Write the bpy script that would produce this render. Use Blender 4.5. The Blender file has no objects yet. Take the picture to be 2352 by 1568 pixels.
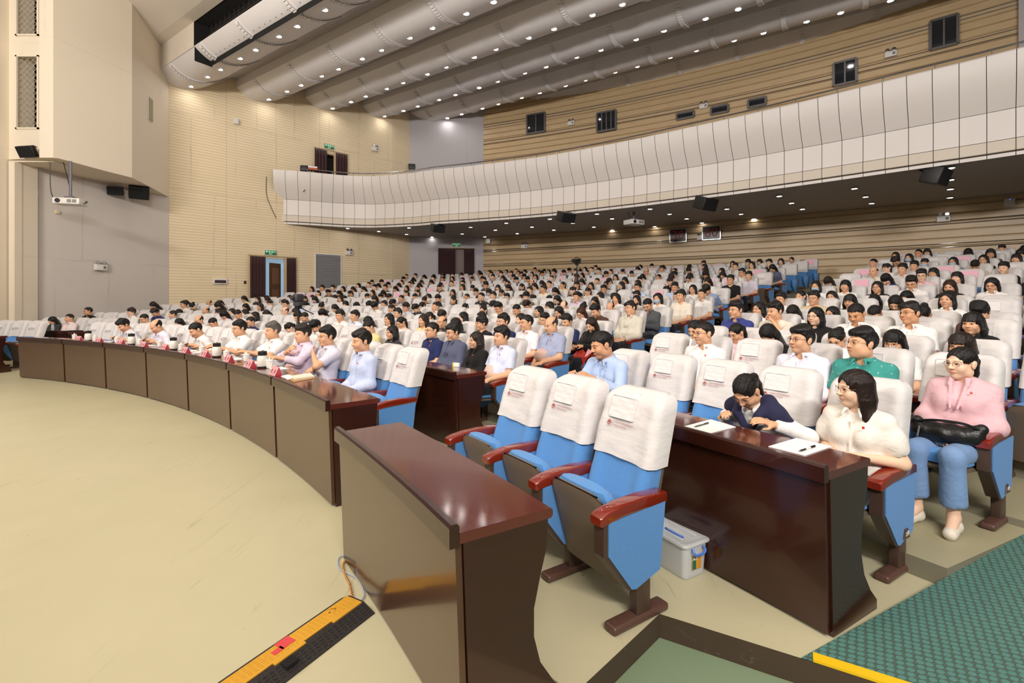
import bpy, bmesh, math, random
import numpy as np
from mathutils import Vector, Matrix
S = bpy.context.scene
COL = S.collection
rnd = random.Random(7)
# ------------------------------------------------------------------ camera, world, lamps, exposure
FPX, YH, CX, HC = 1120.0, 684.6, 1176.0, 1.65          # focal length in px, horizon row, centre column, eye height
cam_d = bpy.data.cameras.new('camera'); cam = bpy.data.objects.new('camera', cam_d); COL.objects.link(cam)
cam.location = (0, 0, HC); cam.rotation_euler = (math.radians(90), 0, 0)
cam_d.sensor_width = 36.0; cam_d.lens = FPX / 2352 * 36.0
cam_d.shift_y = -(784 - YH) / 2352.0; cam_d.clip_start = 0.05; cam_d.clip_end = 200
S.camera = cam
S.view_settings.view_transform = 'Standard'; S.view_settings.look = 'None'
S.view_settings.gamma = 1.0; S.view_settings.use_curve_mapping = False
S.view_settings.exposure = -0.5
S.cycles.use_denoising = True; S.cycles.max_bounces = 6; S.cycles.diffuse_bounces = 3
S.cycles.glossy_bounces = 3; S.cycles.transmission_bounces = 6; S.cycles.transparent_max_bounces = 8
S.cycles.caustics_reflective = False; S.cycles.caustics_refractive = False
S.cycles.sample_clamp_indirect = 4.0; S.cycles.use_adaptive_sampling = True; S.cycles.adaptive_threshold = 0.02
W = bpy.data.worlds.new('world'); S.world = W; W.use_nodes = True
W.node_tree.nodes['Background'].inputs[0].default_value = (1.0, 0.95, 0.89, 1)
W.node_tree.nodes['Background'].inputs[1].default_value = 0.30
def area(name, loc, target, sx, sy, power, col):
    d = bpy.data.lights.new(name, 'AREA'); d.shape = 'RECTANGLE'; d.size = sx; d.size_y = sy
    d.energy = power; d.color = col
    o = bpy.data.objects.new(name, d); COL.objects.link(o); o.location = loc
    o.rotation_euler = (Vector(target) - Vector(loc)).to_track_quat('-Z', 'Y').to_euler()
    return o
# stage lighting rig over the stage, pointing into the hall
area('stage_lamp', (-8.5, -1.5, 8.5), (-6, 12, 1.5), 5, 1.2, 480, (1.0, 0.86, 0.66))
area('stage_lamp', (-2.5, -4.5, 8.5), (0, 9, 1.0), 5, 1.2, 260, (1.0, 0.88, 0.72))
area('stage_lamp', (4.0, -7.0, 8.5), (5, 6, 1.0), 5, 1.2, 120, (1.0, 0.92, 0.84))
# unseen fill lights, added to brighten the ceiling
area('ceiling_fill', (-9.5, 1.0, 6.5), (-3, 14, 12), 4, .6, 1700, (1.0, 0.95, 0.90))
area('ceiling_fill', (1.5, -4.5, 6.5), (5, 12, 12), 4, .6, 1900, (1.0, 0.96, 0.94))
# ------------------------------------------------------------------ helpers
def link(o): COL.objects.link(o); return o
def gp(x, y, z):                                         # photo pixel on the level z
    Y = FPX * (z - HC) / (YH - y); return Vector(((x - CX) * Y / FPX, Y, z))
def gd(x, y, D): return Vector(((x - CX) * D / FPX, D, HC + (YH - y) * D / FPX))
C0 = np.array([-16.91, -8.535])                          # the centre the curved rows turn about
def pol(r, th, z=0.0): return Vector((C0[0] + r * math.cos(th), C0[1] + r * math.sin(th), z))
def face_rot(th): return math.atan2(math.cos(th), -math.sin(th))    # local +Y looks at the stage
def th_at(x, r):
    t = (x - CX) / FPX; d = np.array([t, 1.0]); a = d @ d; b = -2 * d @ C0; c = C0 @ C0 - r * r
    Y = (-b + math.sqrt(b * b - 4 * a * c)) / (2 * a); p = d * Y - C0; return math.atan2(p[1], p[0])
MATS = {}
def srgb(h):
    if isinstance(h, str):
        v = [int(h[i:i + 2], 16) / 255 for i in (0, 2, 4)]
        return tuple(c / 12.92 if c <= .04045 else ((c + .055) / 1.055) ** 2.4 for c in v)
    return tuple(h)
def mat(name, col, rough=0.6, metal=0.0, var=0.0, vscale=8.0, bump=0.0, bscale=60.0, coat=0.0, spec=0.5, emit=None, stretch=None, trans=0.0, alpha=1.0, coords='Object', fabric=0.0):
    if name in MATS: return MATS[name]
    m = bpy.data.materials.new(name); m.use_nodes = True; nt = m.node_tree; b = nt.nodes['Principled BSDF']
    c = srgb(col); b.inputs['Base Color'].default_value = (*c, 1); b.inputs['Roughness'].default_value = rough
    b.inputs['Metallic'].default_value = metal; b.inputs['Specular IOR Level'].default_value = spec
    b.inputs['Coat Weight'].default_value = coat; b.inputs['Coat Roughness'].default_value = 0.08
    b.inputs['Transmission Weight'].default_value = trans; b.inputs['Alpha'].default_value = alpha
    if fabric: b.inputs['Sheen Weight'].default_value = fabric
    if emit: b.inputs['Emission Color'].default_value = (*srgb(emit[0]), 1); b.inputs['Emission Strength'].default_value = emit[1]
    if var or bump:
        tc = nt.nodes.new('ShaderNodeTexCoord'); mp = nt.nodes.new('ShaderNodeMapping')
        nt.links.new(tc.outputs[coords], mp.inputs[0])
        if stretch: mp.inputs['Scale'].default_value = stretch
    if var:
        n = nt.nodes.new('ShaderNodeTexNoise'); n.inputs['Scale'].default_value = vscale; n.inputs['Detail'].default_value = 5
        r = nt.nodes.new('ShaderNodeMix'); r.data_type = 'RGBA'
        r.inputs[6].default_value = (*[x * (1 - var) for x in c], 1); r.inputs[7].default_value = (*[min(1, x * (1 + var)) for x in c], 1)
        nt.links.new(mp.outputs[0], n.inputs['Vector']); nt.links.new(n.outputs[0], r.inputs[0]); nt.links.new(r.outputs[2], b.inputs['Base Color'])
    if bump:
        n2 = nt.nodes.new('ShaderNodeTexNoise'); n2.inputs['Scale'].default_value = bscale; n2.inputs['Detail'].default_value = 3
        bp = nt.nodes.new('ShaderNodeBump'); bp.inputs['Strength'].default_value = bump; bp.inputs['Distance'].default_value = 0.01
        nt.links.new(mp.outputs[0], n2.inputs['Vector']); nt.links.new(n2.outputs[0], bp.inputs['Height']); nt.links.new(bp.outputs[0], b.inputs['Normal'])
    MATS[name] = m; return m
def tint_mat(name, rough, use_attr=False, var=0.08, vscale=30, bump=0.0, bscale=40, spec=0.4, stretch=None, sss=0.0, sheen=0.0):
    """a material that takes its colour from the object's own colour (and, if asked, the mesh colour attribute)"""
    m = bpy.data.materials.new(name); m.use_nodes = True; nt = m.node_tree; b = nt.nodes['Principled BSDF']
    b.inputs['Roughness'].default_value = rough; b.inputs['Specular IOR Level'].default_value = spec; b.inputs['Sheen Weight'].default_value = sheen
    oi = nt.nodes.new('ShaderNodeObjectInfo'); mx = nt.nodes.new('ShaderNodeMix'); mx.data_type = 'RGBA'; mx.blend_type = 'MULTIPLY'; mx.inputs[0].default_value = 1
    nt.links.new(oi.outputs['Color'], mx.inputs[6])
    tc = nt.nodes.new('ShaderNodeTexCoord'); mp = nt.nodes.new('ShaderNodeMapping'); nt.links.new(tc.outputs['Object'], mp.inputs[0])
    if stretch: mp.inputs['Scale'].default_value = stretch
    if use_attr:
        a = nt.nodes.new('ShaderNodeVertexColor'); a.layer_name = 'Col'; nt.links.new(a.outputs[0], mx.inputs[7])
    else:
        n = nt.nodes.new('ShaderNodeTexNoise'); n.inputs['Scale'].default_value = vscale; n.inputs['Detail'].default_value = 4
        r = nt.nodes.new('ShaderNodeMapRange'); r.inputs['To Min'].default_value = 1 - var * 2; r.inputs['To Max'].default_value = 1 + var * .6
        nt.links.new(mp.outputs[0], n.inputs['Vector']); nt.links.new(n.outputs[0], r.inputs[0]); nt.links.new(r.outputs[0], mx.inputs[7])
    nt.links.new(mx.outputs[2], b.inputs['Base Color'])
    if bump:
        n2 = nt.nodes.new('ShaderNodeTexNoise'); n2.inputs['Scale'].default_value = bscale; n2.inputs['Detail'].default_value = 3
        n2.inputs['Distortion'].default_value = 0.6
        bp = nt.nodes.new('ShaderNodeBump'); bp.inputs['Strength'].default_value = bump; bp.inputs['Distance'].default_value = 0.02
        nt.links.new(mp.outputs[0], n2.inputs['Vector']); nt.links.new(n2.outputs[0], bp.inputs['Height']); nt.links.new(bp.outputs[0], b.inputs['Normal'])
    MATS[name] = m; return m
class MB:
    """collects simple shapes and links them as one mesh object"""
    def __init__(s): s.v = []; s.f = []; s.mi = []; s.cur = 0
    def add(s, vs, fs):
        o = len(s.v); s.v += [tuple(p) for p in vs]; s.f += [tuple(i + o for i in f) for f in fs]; s.mi += [s.cur] * len(fs); return s
    def box(s, c, d, rz=0.0, M=None):
        hx, hy, hz = d[0] / 2, d[1] / 2, d[2] / 2
        P = [Vector((sx * hx, sy * hy, sz * hz)) for sz in (-1, 1) for sy in (-1, 1) for sx in (-1, 1)]
        R = M.to_3x3() if M else Matrix.Rotation(rz, 3, 'Z')
        return s.add([R @ p + Vector(c) for p in P], [(0, 2, 3, 1), (4, 5, 7, 6), (0, 1, 5, 4), (2, 6, 7, 3), (0, 4, 6, 2), (1, 3, 7, 5)])
    def rbox(s, c, d, r, rz=0.0, seg=3, M=None):          # box with rounded edges
        bm = bmesh.new(); bmesh.ops.create_cube(bm, size=1)
        for v in bm.verts: v.co = Vector((v.co.x * d[0], v.co.y * d[1], v.co.z * d[2]))
        bmesh.ops.bevel(bm, geom=bm.edges[:], offset=r, segments=seg, profile=.5, affect='EDGES')
        R = M.to_3x3() if M else Matrix.Rotation(rz, 3, 'Z')
        bm.verts.index_update()
        s.add([R @ v.co + Vector(c) for v in bm.verts], [[v.index for v in f.verts] for f in bm.faces]); bm.free(); return s
    def tube(s, pts, r, n=8, closed=False, cap=True):
        pts = [Vector(p) for p in pts]; rs = r if isinstance(r, (list, tuple)) else [r] * len(pts)
        N = len(pts); vs = []; up = Vector((0, 0, 1)); prev = None
        for i, p in enumerate(pts):
            a = pts[(i - 1) % N] if (closed or i) else p; b = pts[(i + 1) % N] if (closed or i < N - 1) else p
            t = (b - a).normalized()
            if prev is None:
                q = t.cross(up); q = q if q.length > .05 else t.cross(Vector((1, 0, 0)))
            else: q = prev - t * prev.dot(t)
            q.normalize(); prev = q; w = t.cross(q)
            vs += [p + (q * math.cos(2 * math.pi * k / n) + w * math.sin(2 * math.pi * k / n)) * rs[i] for k in range(n)]
        fs = []
        for i in range(N if closed else N - 1):
            j = (i + 1) % N
            fs += [(i * n + k, i * n + (k + 1) % n, j * n + (k + 1) % n, j * n + k) for k in range(n)]
        if cap and not closed: fs += [tuple(range(n - 1, -1, -1)), tuple((N - 1) * n + k for k in range(n))]
        return s.add(vs, fs)
    def lathe(s, prof, c=(0, 0, 0), n=20, M=None):          # prof: (radius, z) from bottom to top
        vs = []; fs = []
        for (r, z) in prof: vs += [Vector((r * math.cos(2 * math.pi * k / n), r * math.sin(2 * math.pi * k / n), z)) for k in range(n)]
        for i in range(len(prof) - 1): fs += [(i * n + k, i * n + (k + 1) % n, (i + 1) * n + (k + 1) % n, (i + 1) * n + k) for k in range(n)]
        fs += [tuple(range(n - 1, -1, -1)), tuple((len(prof) - 1) * n + k for k in range(n))]
        R = M if M else Matrix.Identity(4)
        return s.add([R @ v + Vector(c) for v in vs], fs)
    def prism(s, poly, h0, h1, fn):                         # poly: 2-D points; fn(a, b, h) -> 3-D
        n = len(poly); vs = [fn(a, b, h0) for a, b in poly] + [fn(a, b, h1) for a, b in poly]
        return s.add(vs, [tuple(range(n - 1, -1, -1)), tuple(range(n, 2 * n))] + [(i, (i + 1) % n, n + (i + 1) % n, n + i) for i in range(n)])
    def grid(s, rows, flip=False, close=False):             # rows of equal length points
        m = len(rows[0]); vs = [p for r in rows for p in r]; fs = []
        for i in range(len(rows) - 1):
            for j in range(m if close else m - 1):
                q = (i * m + j, i * m + (j + 1) % m, (i + 1) * m + (j + 1) % m, (i + 1) * m + j); fs.append(q[::-1] if flip else q)
        return s.add(vs, fs)
    def mesh(s, name, mats, smooth=False, angle=None, fix=True):
        me = bpy.data.meshes.new(name); me.from_pydata(s.v, [], s.f); me.validate()
        for m in (mats if isinstance(mats, (list, tuple)) else [mats]): me.materials.append(m)
        if isinstance(mats, (list, tuple)) and len(me.polygons) == len(s.mi): me.polygons.foreach_set('material_index', s.mi)
        if fix:
            bm = bmesh.new(); bm.from_mesh(me); bmesh.ops.recalc_face_normals(bm, faces=bm.faces[:])
            if smooth:
                for f in bm.faces: f.smooth = True
                a = math.radians(angle or 35)
                for e in bm.edges:
                    if len(e.link_faces) == 2 and e.calc_face_angle(0) > a: e.smooth = False
            bm.to_mesh(me); bm.free()
        me.update(); return me
    def build(s, name, mats, parent=None, smooth=False, angle=None, loc=None, fix=True):
        o = bpy.data.objects.new(name, s.mesh(name, mats, smooth, angle, fix)); link(o)
        if parent: o.parent = parent
        if loc is not None: o.location = loc
        return o
LABELS = set()
def tag(o, label, cat, group=None):
    n = label; i = 2
    if n in LABELS: print('DUPLICATE LABEL', n)
    LABELS.add(n); o['label'] = n; o['category'] = cat
    if group: o['group'] = group
    return o
def empty(name, loc, rz=0.0, label=None, cat=None, group=None):
    o = bpy.data.objects.new(name, None); link(o); o.location = loc; o.rotation_euler = (0, 0, rz); o.empty_display_size = .1
    if label: tag(o, label, cat, group)
    return o
def struct(o): o['kind'] = 'structure'; return o
def obj_of(name, me, parent=None, loc=None, rz=0.0, color=None):
    o = bpy.data.objects.new(name, me); link(o)
    if parent: o.parent = parent
    if loc is not None: o.location = loc
    o.rotation_euler = (0, 0, rz)
    if color: o.color = (*color, 1)
    return o
def text_mesh(body, size, mat_, extrude=0.0005, align='LEFT', name='text'):
    cu = bpy.data.curves.new(name, 'FONT'); cu.body = body; cu.size = size; cu.extrude = extrude; cu.align_x = align; cu.align_y = 'CENTER'; cu.resolution_u = 2
    o = bpy.data.objects.new(name, cu); COL.objects.link(o)
    dg = bpy.context.evaluated_depsgraph_get(); me = bpy.data.meshes.new_from_object(o.evaluated_get(dg)); me.name = name
    me.materials.clear(); me.materials.append(mat_)
    COL.objects.unlink(o); bpy.data.objects.remove(o); bpy.data.curves.remove(cu); return me
ONES = 'zero first second third fourth fifth sixth seventh eighth ninth tenth eleventh twelfth thirteenth fourteenth fifteenth sixteenth seventeenth eighteenth nineteenth'.split()
def ordw(n):
    if n < 20: return ONES[n]
    t = {2: 'twent', 3: 'thirt', 4: 'fort', 5: 'fift'}[n // 10]
    return t + 'ieth' if n % 10 == 0 else t + 'y-' + ONES[n % 10]
# ------------------------------------------------------------------ materials
M_wood = mat('desk_wood', '35170f', .22, var=.25, vscale=3, stretch=(1, 1, 14), coat=.35, spec=.5)
M_deskfront = mat('desk_front_wood', '4f3323', .2, var=.12, vscale=3, stretch=(14, 14, 1), coat=.4)
M_top = mat('desk_top_wood', '5a271f', .11, var=.2, vscale=3, coat=.5)
M_arm = mat('armrest_wood', '7e2412', .16, var=.25, vscale=14, stretch=(1, .2, 1), coat=.8)
M_blue = mat('blue_upholstery', '5590d0', .85, var=.12, vscale=160, bump=.5, bscale=260, fabric=.15)
M_brown = mat('brown_plastic', '6e5f50', .5, bump=.12, bscale=300)
M_dbrown = mat('brown_metal', '4e3a30', .4)
M_cover = mat('white_cover_cloth', 'd9d4d2', .9, var=.03, vscale=20, bump=.6, bscale=9, stretch=(1, 1, 2.6), fabric=.1)
M_pocket = mat('white_pocket_cloth', 'e4dfdd', .9, bump=.5, bscale=12, stretch=(.5, 1, 4))
M_red = mat('red_print', 'a8403c', .8)
M_black = mat('black_plastic', '151414', .45)
M_dark = mat('dark_void', '0c0908', .9)
M_white = mat('white_plastic', 'e4e0da', .4)
M_chrome = mat('steel', 'c8c8c8', .25, metal=1.0)
M_paper = mat('paper', 'f7f5f2', .8)
M_curtain = mat('maroon_velvet', '35080c', .9, fabric=.3)
M_beige = mat('beige_cloth', 'c9b08c', .9)
M_green = mat('exit_green', '0f5a38', .5, emit=('0f7a48', .25))
M_glow = mat('exit_letters', 'd8ffe4', .5, emit=('c8ffdc', .8))
M_doorwood = mat('door_wood', '5d3b28', .4, var=.2, vscale=4, stretch=(8, 8, 1))
M_lamp = mat('downlight_glow', 'ffffff', .5, emit=((1.0, .965, .93), 170.0))
M_lamp2 = mat('underbalcony_glow', 'ffffff', .5, emit=((1.0, .96, .92), 45.0))
M_pink = mat('pink_paper', 'f0b6c6', .7)
M_skin = tint_mat('skin', .5, use_attr=True, spec=.35)
M_cloth = tint_mat('cloth', .85, var=.06, vscale=24, bump=.5, bscale=11, spec=.25, sheen=.1)
M_hair = tint_mat('hair', .36, var=.3, vscale=90, bump=.45, bscale=170, spec=.4, stretch=(1, 1, .12))
M_crowd = tint_mat('crowd', .7, use_attr=True, spec=.3)
# ================================================================== the room
def wall_mat(name, base, board, line, stain, bh=0.107, bw=1.9, lw=0.02, streak=.35, var=.06):
    """painted boards: thin dark joints and grey-brown stains running down them (local x along the wall, z up)"""
    m = bpy.data.materials.new(name); m.use_nodes = True; nt = m.node_tree; b = nt.nodes['Principled BSDF']; L = nt.links.new
    tc = nt.nodes.new('ShaderNodeTexCoord'); sp = nt.nodes.new('ShaderNodeSeparateXYZ'); cb = nt.nodes.new('ShaderNodeCombineXYZ')
    L(tc.outputs['Object'], sp.inputs[0]); L(sp.outputs['X'], cb.inputs['X']); L(sp.outputs['Z'], cb.inputs['Y'])
    br = nt.nodes.new('ShaderNodeTexBrick'); br.offset = 0.0; br.inputs['Scale'].default_value = 1.0
    br.inputs['Mortar Size'].default_value = lw * .35; br.inputs['Mortar Smooth'].default_value = .3; br.inputs['Brick Width'].default_value = bw; br.inputs['Row Height'].default_value = bh
    br.inputs['Color1'].default_value = (*srgb(base), 1); br.inputs['Color2'].default_value = (*srgb(board), 1); br.inputs['Mortar'].default_value = (*srgb(line), 1); br.inputs['Bias'].default_value = 0
    L(cb.outputs[0], br.inputs['Vector'])
    # big panel joints, darkened with dirt
    br2 = nt.nodes.new('ShaderNodeTexBrick'); br2.offset = 0.5; br2.inputs['Scale'].default_value = 1.0
    br2.inputs['Mortar Size'].default_value = .05; br2.inputs['Mortar Smooth'].default_value = 1.0; br2.inputs['Brick Width'].default_value = 1.55; br2.inputs['Row Height'].default_value = 2.9
    br2.inputs['Color1'].default_value = (0, 0, 0, 1); br2.inputs['Color2'].default_value = (0, 0, 0, 1); br2.inputs['Mortar'].default_value = (1, 1, 1, 1)
    nd = nt.nodes.new('ShaderNodeTexNoise'); nd.inputs['Scale'].default_value = 1.1; nd.inputs['Detail'].default_value = 4
    ad = nt.nodes.new('ShaderNodeVectorMath'); ad.operation = 'MULTIPLY_ADD'; ad.inputs[1].default_value = (.16, .16, .16)
    L(cb.outputs[0], nd.inputs['Vector']); L(nd.outputs['Color'], ad.inputs[0]); L(cb.outputs[0], ad.inputs[2]); L(ad.outputs[0], br2.inputs['Vector'])
    ns = nt.nodes.new('ShaderNodeTexNoise'); ns.inputs['Scale'].default_value = .8; ns.inputs['Detail'].default_value = 6; L(cb.outputs[0], ns.inputs['Vector'])
    mr = nt.nodes.new('ShaderNodeMapRange'); mr.inputs['From Min'].default_value = .42; mr.inputs['From Max'].default_value = .68; L(ns.outputs[0], mr.inputs[0])
    mu = nt.nodes.new('ShaderNodeMath'); mu.operation = 'MULTIPLY'; L(br2.outputs['Color'], mu.inputs[0]); L(mr.outputs[0], mu.inputs[1])
    m2 = nt.nodes.new('ShaderNodeMath'); m2.operation = 'MULTIPLY'; m2.inputs[1].default_value = streak; L(mu.outputs[0], m2.inputs[0])
    n3 = nt.nodes.new('ShaderNodeTexNoise'); n3.inputs['Scale'].default_value = .45; n3.inputs['Detail'].default_value = 7; L(cb.outputs[0], n3.inputs['Vector'])
    m3 = nt.nodes.new('ShaderNodeMapRange'); m3.inputs['From Min'].default_value = .5; m3.inputs['From Max'].default_value = .8; m3.inputs['To Max'].default_value = var * 3; L(n3.outputs[0], m3.inputs[0])
    a2 = nt.nodes.new('ShaderNodeMath'); a2.operation = 'ADD'; a2.use_clamp = True; L(m2.outputs[0], a2.inputs[0]); L(m3.outputs[0], a2.inputs[1])
    mx = nt.nodes.new('ShaderNodeMix'); mx.data_type = 'RGBA'; L(a2.outputs[0], mx.inputs[0]); L(br.outputs['Color'], mx.inputs[6]); mx.inputs[7].default_value = (*srgb(stain), 1)
    L(mx.outputs[2], b.inputs['Base Color']); b.inputs['Roughness'].default_value = .75; b.inputs['Specular IOR Level'].default_value = .25
    MATS[name] = m; return m
M_lwall = wall_mat('cream_board_wall', 'ead7b4', 'eddab9', 'bfa67e', 'a3937c')
M_gwall = wall_mat('grey_plaster_wall', 'd3cac2', 'd5ccc4', 'd0c7bf', 'a39a94', bh=2.9, bw=1.55, lw=.004, streak=.4)
M_cwall = wall_mat('cream_plaster_wall', 'e9dcc7', 'ebdec9', 'e4d6c0', 'c4b49c', bh=3.1, bw=1.7, lw=.004, streak=.3)
M_ewall = wall_mat('grey_blue_wall', 'bdb8ba', 'bfbabc', 'bab5b7', '9a9496', bh=2.9, bw=1.55, lw=.004, streak=.35)
M_slat = mat('slatted_wood', 'cbb089', .35, var=.16, vscale=2.2, stretch=(1, 1, 9), spec=.4, coords='Object')
M_wave = mat('white_ceiling_panel', 'e8e3e1', .55, var=.03, vscale=2)
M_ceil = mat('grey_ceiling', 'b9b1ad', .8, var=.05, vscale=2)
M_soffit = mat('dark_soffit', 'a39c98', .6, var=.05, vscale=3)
M_balc = mat('balcony_panel', 'e3dbd5', .45, var=.02, vscale=3)
M_balcb = mat('balcony_trim_panel', 'd8cbbb', .5, var=.03, vscale=3)
M_seam = mat('dark_seam', '4a4038', .8)
M_creamc = mat('cream_ceiling', 'ded3c4', .8, var=.03, vscale=2)
def floor_mat(name, a, b_, dirt, rough):
    m = bpy.data.materials.new(name); m.use_nodes = True; nt = m.node_tree; b = nt.nodes['Principled BSDF']; L = nt.links.new
    tc = nt.nodes.new('ShaderNodeTexCoord')
    n = nt.nodes.new('ShaderNodeTexNoise'); n.inputs['Scale'].default_value = .9; n.inputs['Detail'].default_value = 8; n.inputs['Roughness'].default_value = .6; L(tc.outputs['Object'], n.inputs['Vector'])
    x = nt.nodes.new('ShaderNodeMix'); x.data_type = 'RGBA'; x.inputs[6].default_value = (*srgb(a), 1); x.inputs[7].default_value = (*srgb(b_), 1); L(n.outputs[0], x.inputs[0])
    mp = nt.nodes.new('ShaderNodeMapping'); mp.inputs['Rotation'].default_value = (0, 0, .6); mp.inputs['Scale'].default_value = (1, .07, 1); L(tc.outputs['Object'], mp.inputs[0])
    n2 = nt.nodes.new('ShaderNodeTexNoise'); n2.inputs['Scale'].default_value = 16; n2.inputs['Detail'].default_value = 6; n2.inputs['Distortion'].default_value = 1.5; L(mp.outputs[0], n2.inputs['Vector'])
    r = nt.nodes.new('ShaderNodeMapRange'); r.inputs['From Min'].default_value = .64; r.inputs['From Max'].default_value = .78; r.inputs['To Max'].default_value = .45; L(n2.outputs[0], r.inputs[0])
    v = nt.nodes.new('ShaderNodeTexVoronoi'); v.inputs['Scale'].default_value = 3.2; L(tc.outputs['Object'], v.inputs['Vector'])
    r2 = nt.nodes.new('ShaderNodeMapRange'); r2.inputs['From Min'].default_value = .03; r2.inputs['From Max'].default_value = .015; r2.inputs['To Max'].default_value = .7; L(v.outputs['Distance'], r2.inputs[0])
    a2 = nt.nodes.new('ShaderNodeMath'); a2.operation = 'MAXIMUM'; L(r.outputs[0], a2.inputs[0]); L(r2.outputs[0], a2.inputs[1])
    y = nt.nodes.new('ShaderNodeMix'); y.data_type = 'RGBA'; y.inputs[7].default_value = (*srgb(dirt), 1); L(a2.outputs[0], y.inputs[0]); L(x.outputs[2], y.inputs[6]); L(y.outputs[2], b.inputs['Base Color'])
    b.inputs['Roughness'].default_value = rough; b.inputs['Specular IOR Level'].default_value = .4; MATS[name] = m; return m
M_floor = floor_mat('painted_floor', 'cfc7a6', 'bdb592', '8d8466', .38)
M_tread = floor_mat('painted_tread', 'b3ab8c', '9c9678', '5f5a45', .5)
M_riser = floor_mat('worn_riser', '8f8a74', '77725f', '40382c', .7)
M_rust = floor_mat('rusty_kerb', '5a4836', '3f352b', '8c837c', .7)
M_pit = floor_mat('green_floor', '7c9070', '8a9c80', '9aa38c', .5)
# -- plan of the house left wall
LA = Vector((-12.70, 18.05)); LD = Vector((.698, .716)).normalized(); LN = Vector((LD.y, -LD.x))      # LN looks into the room
def lw(x, y):                                            # photo pixel -> (distance along the wall, height)
    t = (x - CX) / FPX; s = (t * LA.y - LA.x) / (LD.x - t * LD.y); D = LA.y + LD.y * s
    return s, HC + (YH - y) * D / FPX
def lwp(s, z, off=0.0): return Vector((LA.x + LD.x * s + LN.x * off, LA.y + LD.y * s + LN.y * off, z))
L_ANG = math.atan2(LD.y, LD.x)
S_END = lw(905, 500)[0]
def flat_wall(name, origin, ang, length, z0, z1, m, holes=(), t=0.22, side=1):
    """vertical wall from origin along ang; local y (side*) points away from the room"""
    xs = sorted({0, length} | {h[0] for h in holes} | {h[1] for h in holes}); zs = sorted({z0, z1} | {h[2] for h in holes} | {h[3] for h in holes})
    b = MB()
    for i in range(len(xs) - 1):
        for j in range(len(zs) - 1):
            cx, cz = (xs[i] + xs[i + 1]) / 2, (zs[j] + zs[j + 1]) / 2
            if any(h[0] < cx < h[1] and h[2] < cz < h[3] for h in holes): continue
            b.box((cx, side * t / 2, cz), (xs[i + 1] - xs[i], t, zs[j + 1] - zs[j]))
    o = b.build(name, m); o.location = (origin[0], origin[1], 0); o.rotation_euler = (0, 0, ang); return struct(o)
d1a, d1t = lw(603, 592); d1b, _ = lw(656, 592)           # doorway in the stalls
d2a, d2t = lw(733, 349); d2b, _ = lw(788, 360)           # doorway on the balcony
flat_wall('wall_left', LA, L_ANG, S_END, 0, 13.5, M_lwall, holes=[(d1a, d1b, .75, d1t), (d2a, d2b, 6.2, d2t)])
# -- end of the left wall, grey corner wall with the curtained door, slatted rear wall
E1 = Vector((LA.x + LD.x * S_END, LA.y + LD.y * S_END)); E2 = Vector((-5.42, 25.75)); E3 = Vector((-1.52, 26.2))
def seg(name, P, Q, z0, z1, m, t=.22, side=1, holes=()):
    d = Vector(Q) - Vector(P); return flat_wall(name, P, math.atan2(d.y, d.x), d.length, z0, z1, m, holes, t, side)
seg('wall_corner', E1, E2, 0, 13.5, M_lwall)
g_len = (E3 - E2).length
def g_along(x): t = (x - CX) / FPX; d = (E3 - E2).normalized(); return (t * E2.y - E2.x) / (d.x - t * d.y)
G_D = (E3 - E2).normalized(); G_ANG = math.atan2(G_D.y, G_D.x)
gz = HC + (YH - 570) * 26.0 / FPX
seg('wall_rear_corner', E2, E3, 0, 13.5, M_ewall, holes=[(g_along(1012), g_along(1086), 1.8, gz)])
RP = [Vector(p) for p in ((-1.52, 26.2), (7.1, 21.8), (11.87, 18.0), (15.66, 15.34))]
def circ3(a, b, c):
    A = np.array([[2 * (b.x - a.x), 2 * (b.y - a.y)], [2 * (c.x - a.x), 2 * (c.y - a.y)]])
    B = np.array([b.x ** 2 + b.y ** 2 - a.x ** 2 - a.y ** 2, c.x ** 2 + c.y ** 2 - a.x ** 2 - a.y ** 2]); q = np.linalg.solve(A, B)
    return q, math.hypot(a.x - q[0], a.y - q[1])
RC, RR = circ3(RP[0], RP[1], RP[3])
ra0 = math.atan2(RP[0].y - RC[1], RP[0].x - RC[0]); ra1 = math.atan2(14.6 - RC[1], 16.6 - RC[0])
def rear_pt(u, off=0.0, z=0.0):                          # u 0..1 along the rear wall, off into the room
    a = ra0 + (ra1 - ra0) * u; return Vector((RC[0] + (RR - off) * math.cos(a), RC[1] + (RR - off) * math.sin(a), z))
def rear_px(x, y, off=0.06):                             # photo pixel -> point on the rear wall
    t = (x - CX) / FPX; lo, hi = 0.0, 1.0
    for _ in range(40):
        mid = (lo + hi) / 2; p = rear_pt(mid, off)
        if p.x / p.y < t: lo = mid
        else: hi = mid
    p = rear_pt(lo, off); a = ra0 + (ra1 - ra0) * lo
    return Vector((p.x, p.y, HC + (YH - y) * p.y / FPX)), a
def slat_wall(name, z0, z1, bh):
    b = MB(); prof = []; z = z0
    while z < z1:
        prof += [(-.03, z), (.0, z + .002), (.035, z + .03), (.035, z + bh - .035), (0, z + bh - .02), (-.03, z + bh - .018)]; z += bh
    b.grid([[rear_pt(i / 48, o, zz) for i in range(49)] for o, zz in prof])
    return struct(b.build(name, M_slat))
slat_wall('wall_rear', 1.5, 13.2, .27)
b = MB(); b.grid([[rear_pt(i / 48, -.35, z) for i in range(49)] for z in (0, 13.4)]); struct(b.build('wall_rear_backing', M_seam))
for z in (3.35, 3.47, 4.13, 4.23, 9.9, 10.05, 10.8, 10.92):
    b = MB(); b.tube([rear_pt(i / 60, .05, z) for i in range(61)], .016, 6); struct(b.build('trim_rail', M_chrome, smooth=True))
seg('wall_right_pier', rear_pt(1, 0).to_2d(), rear_pt(1, 4).to_2d(), 0, 13.5, M_ewall)
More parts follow.
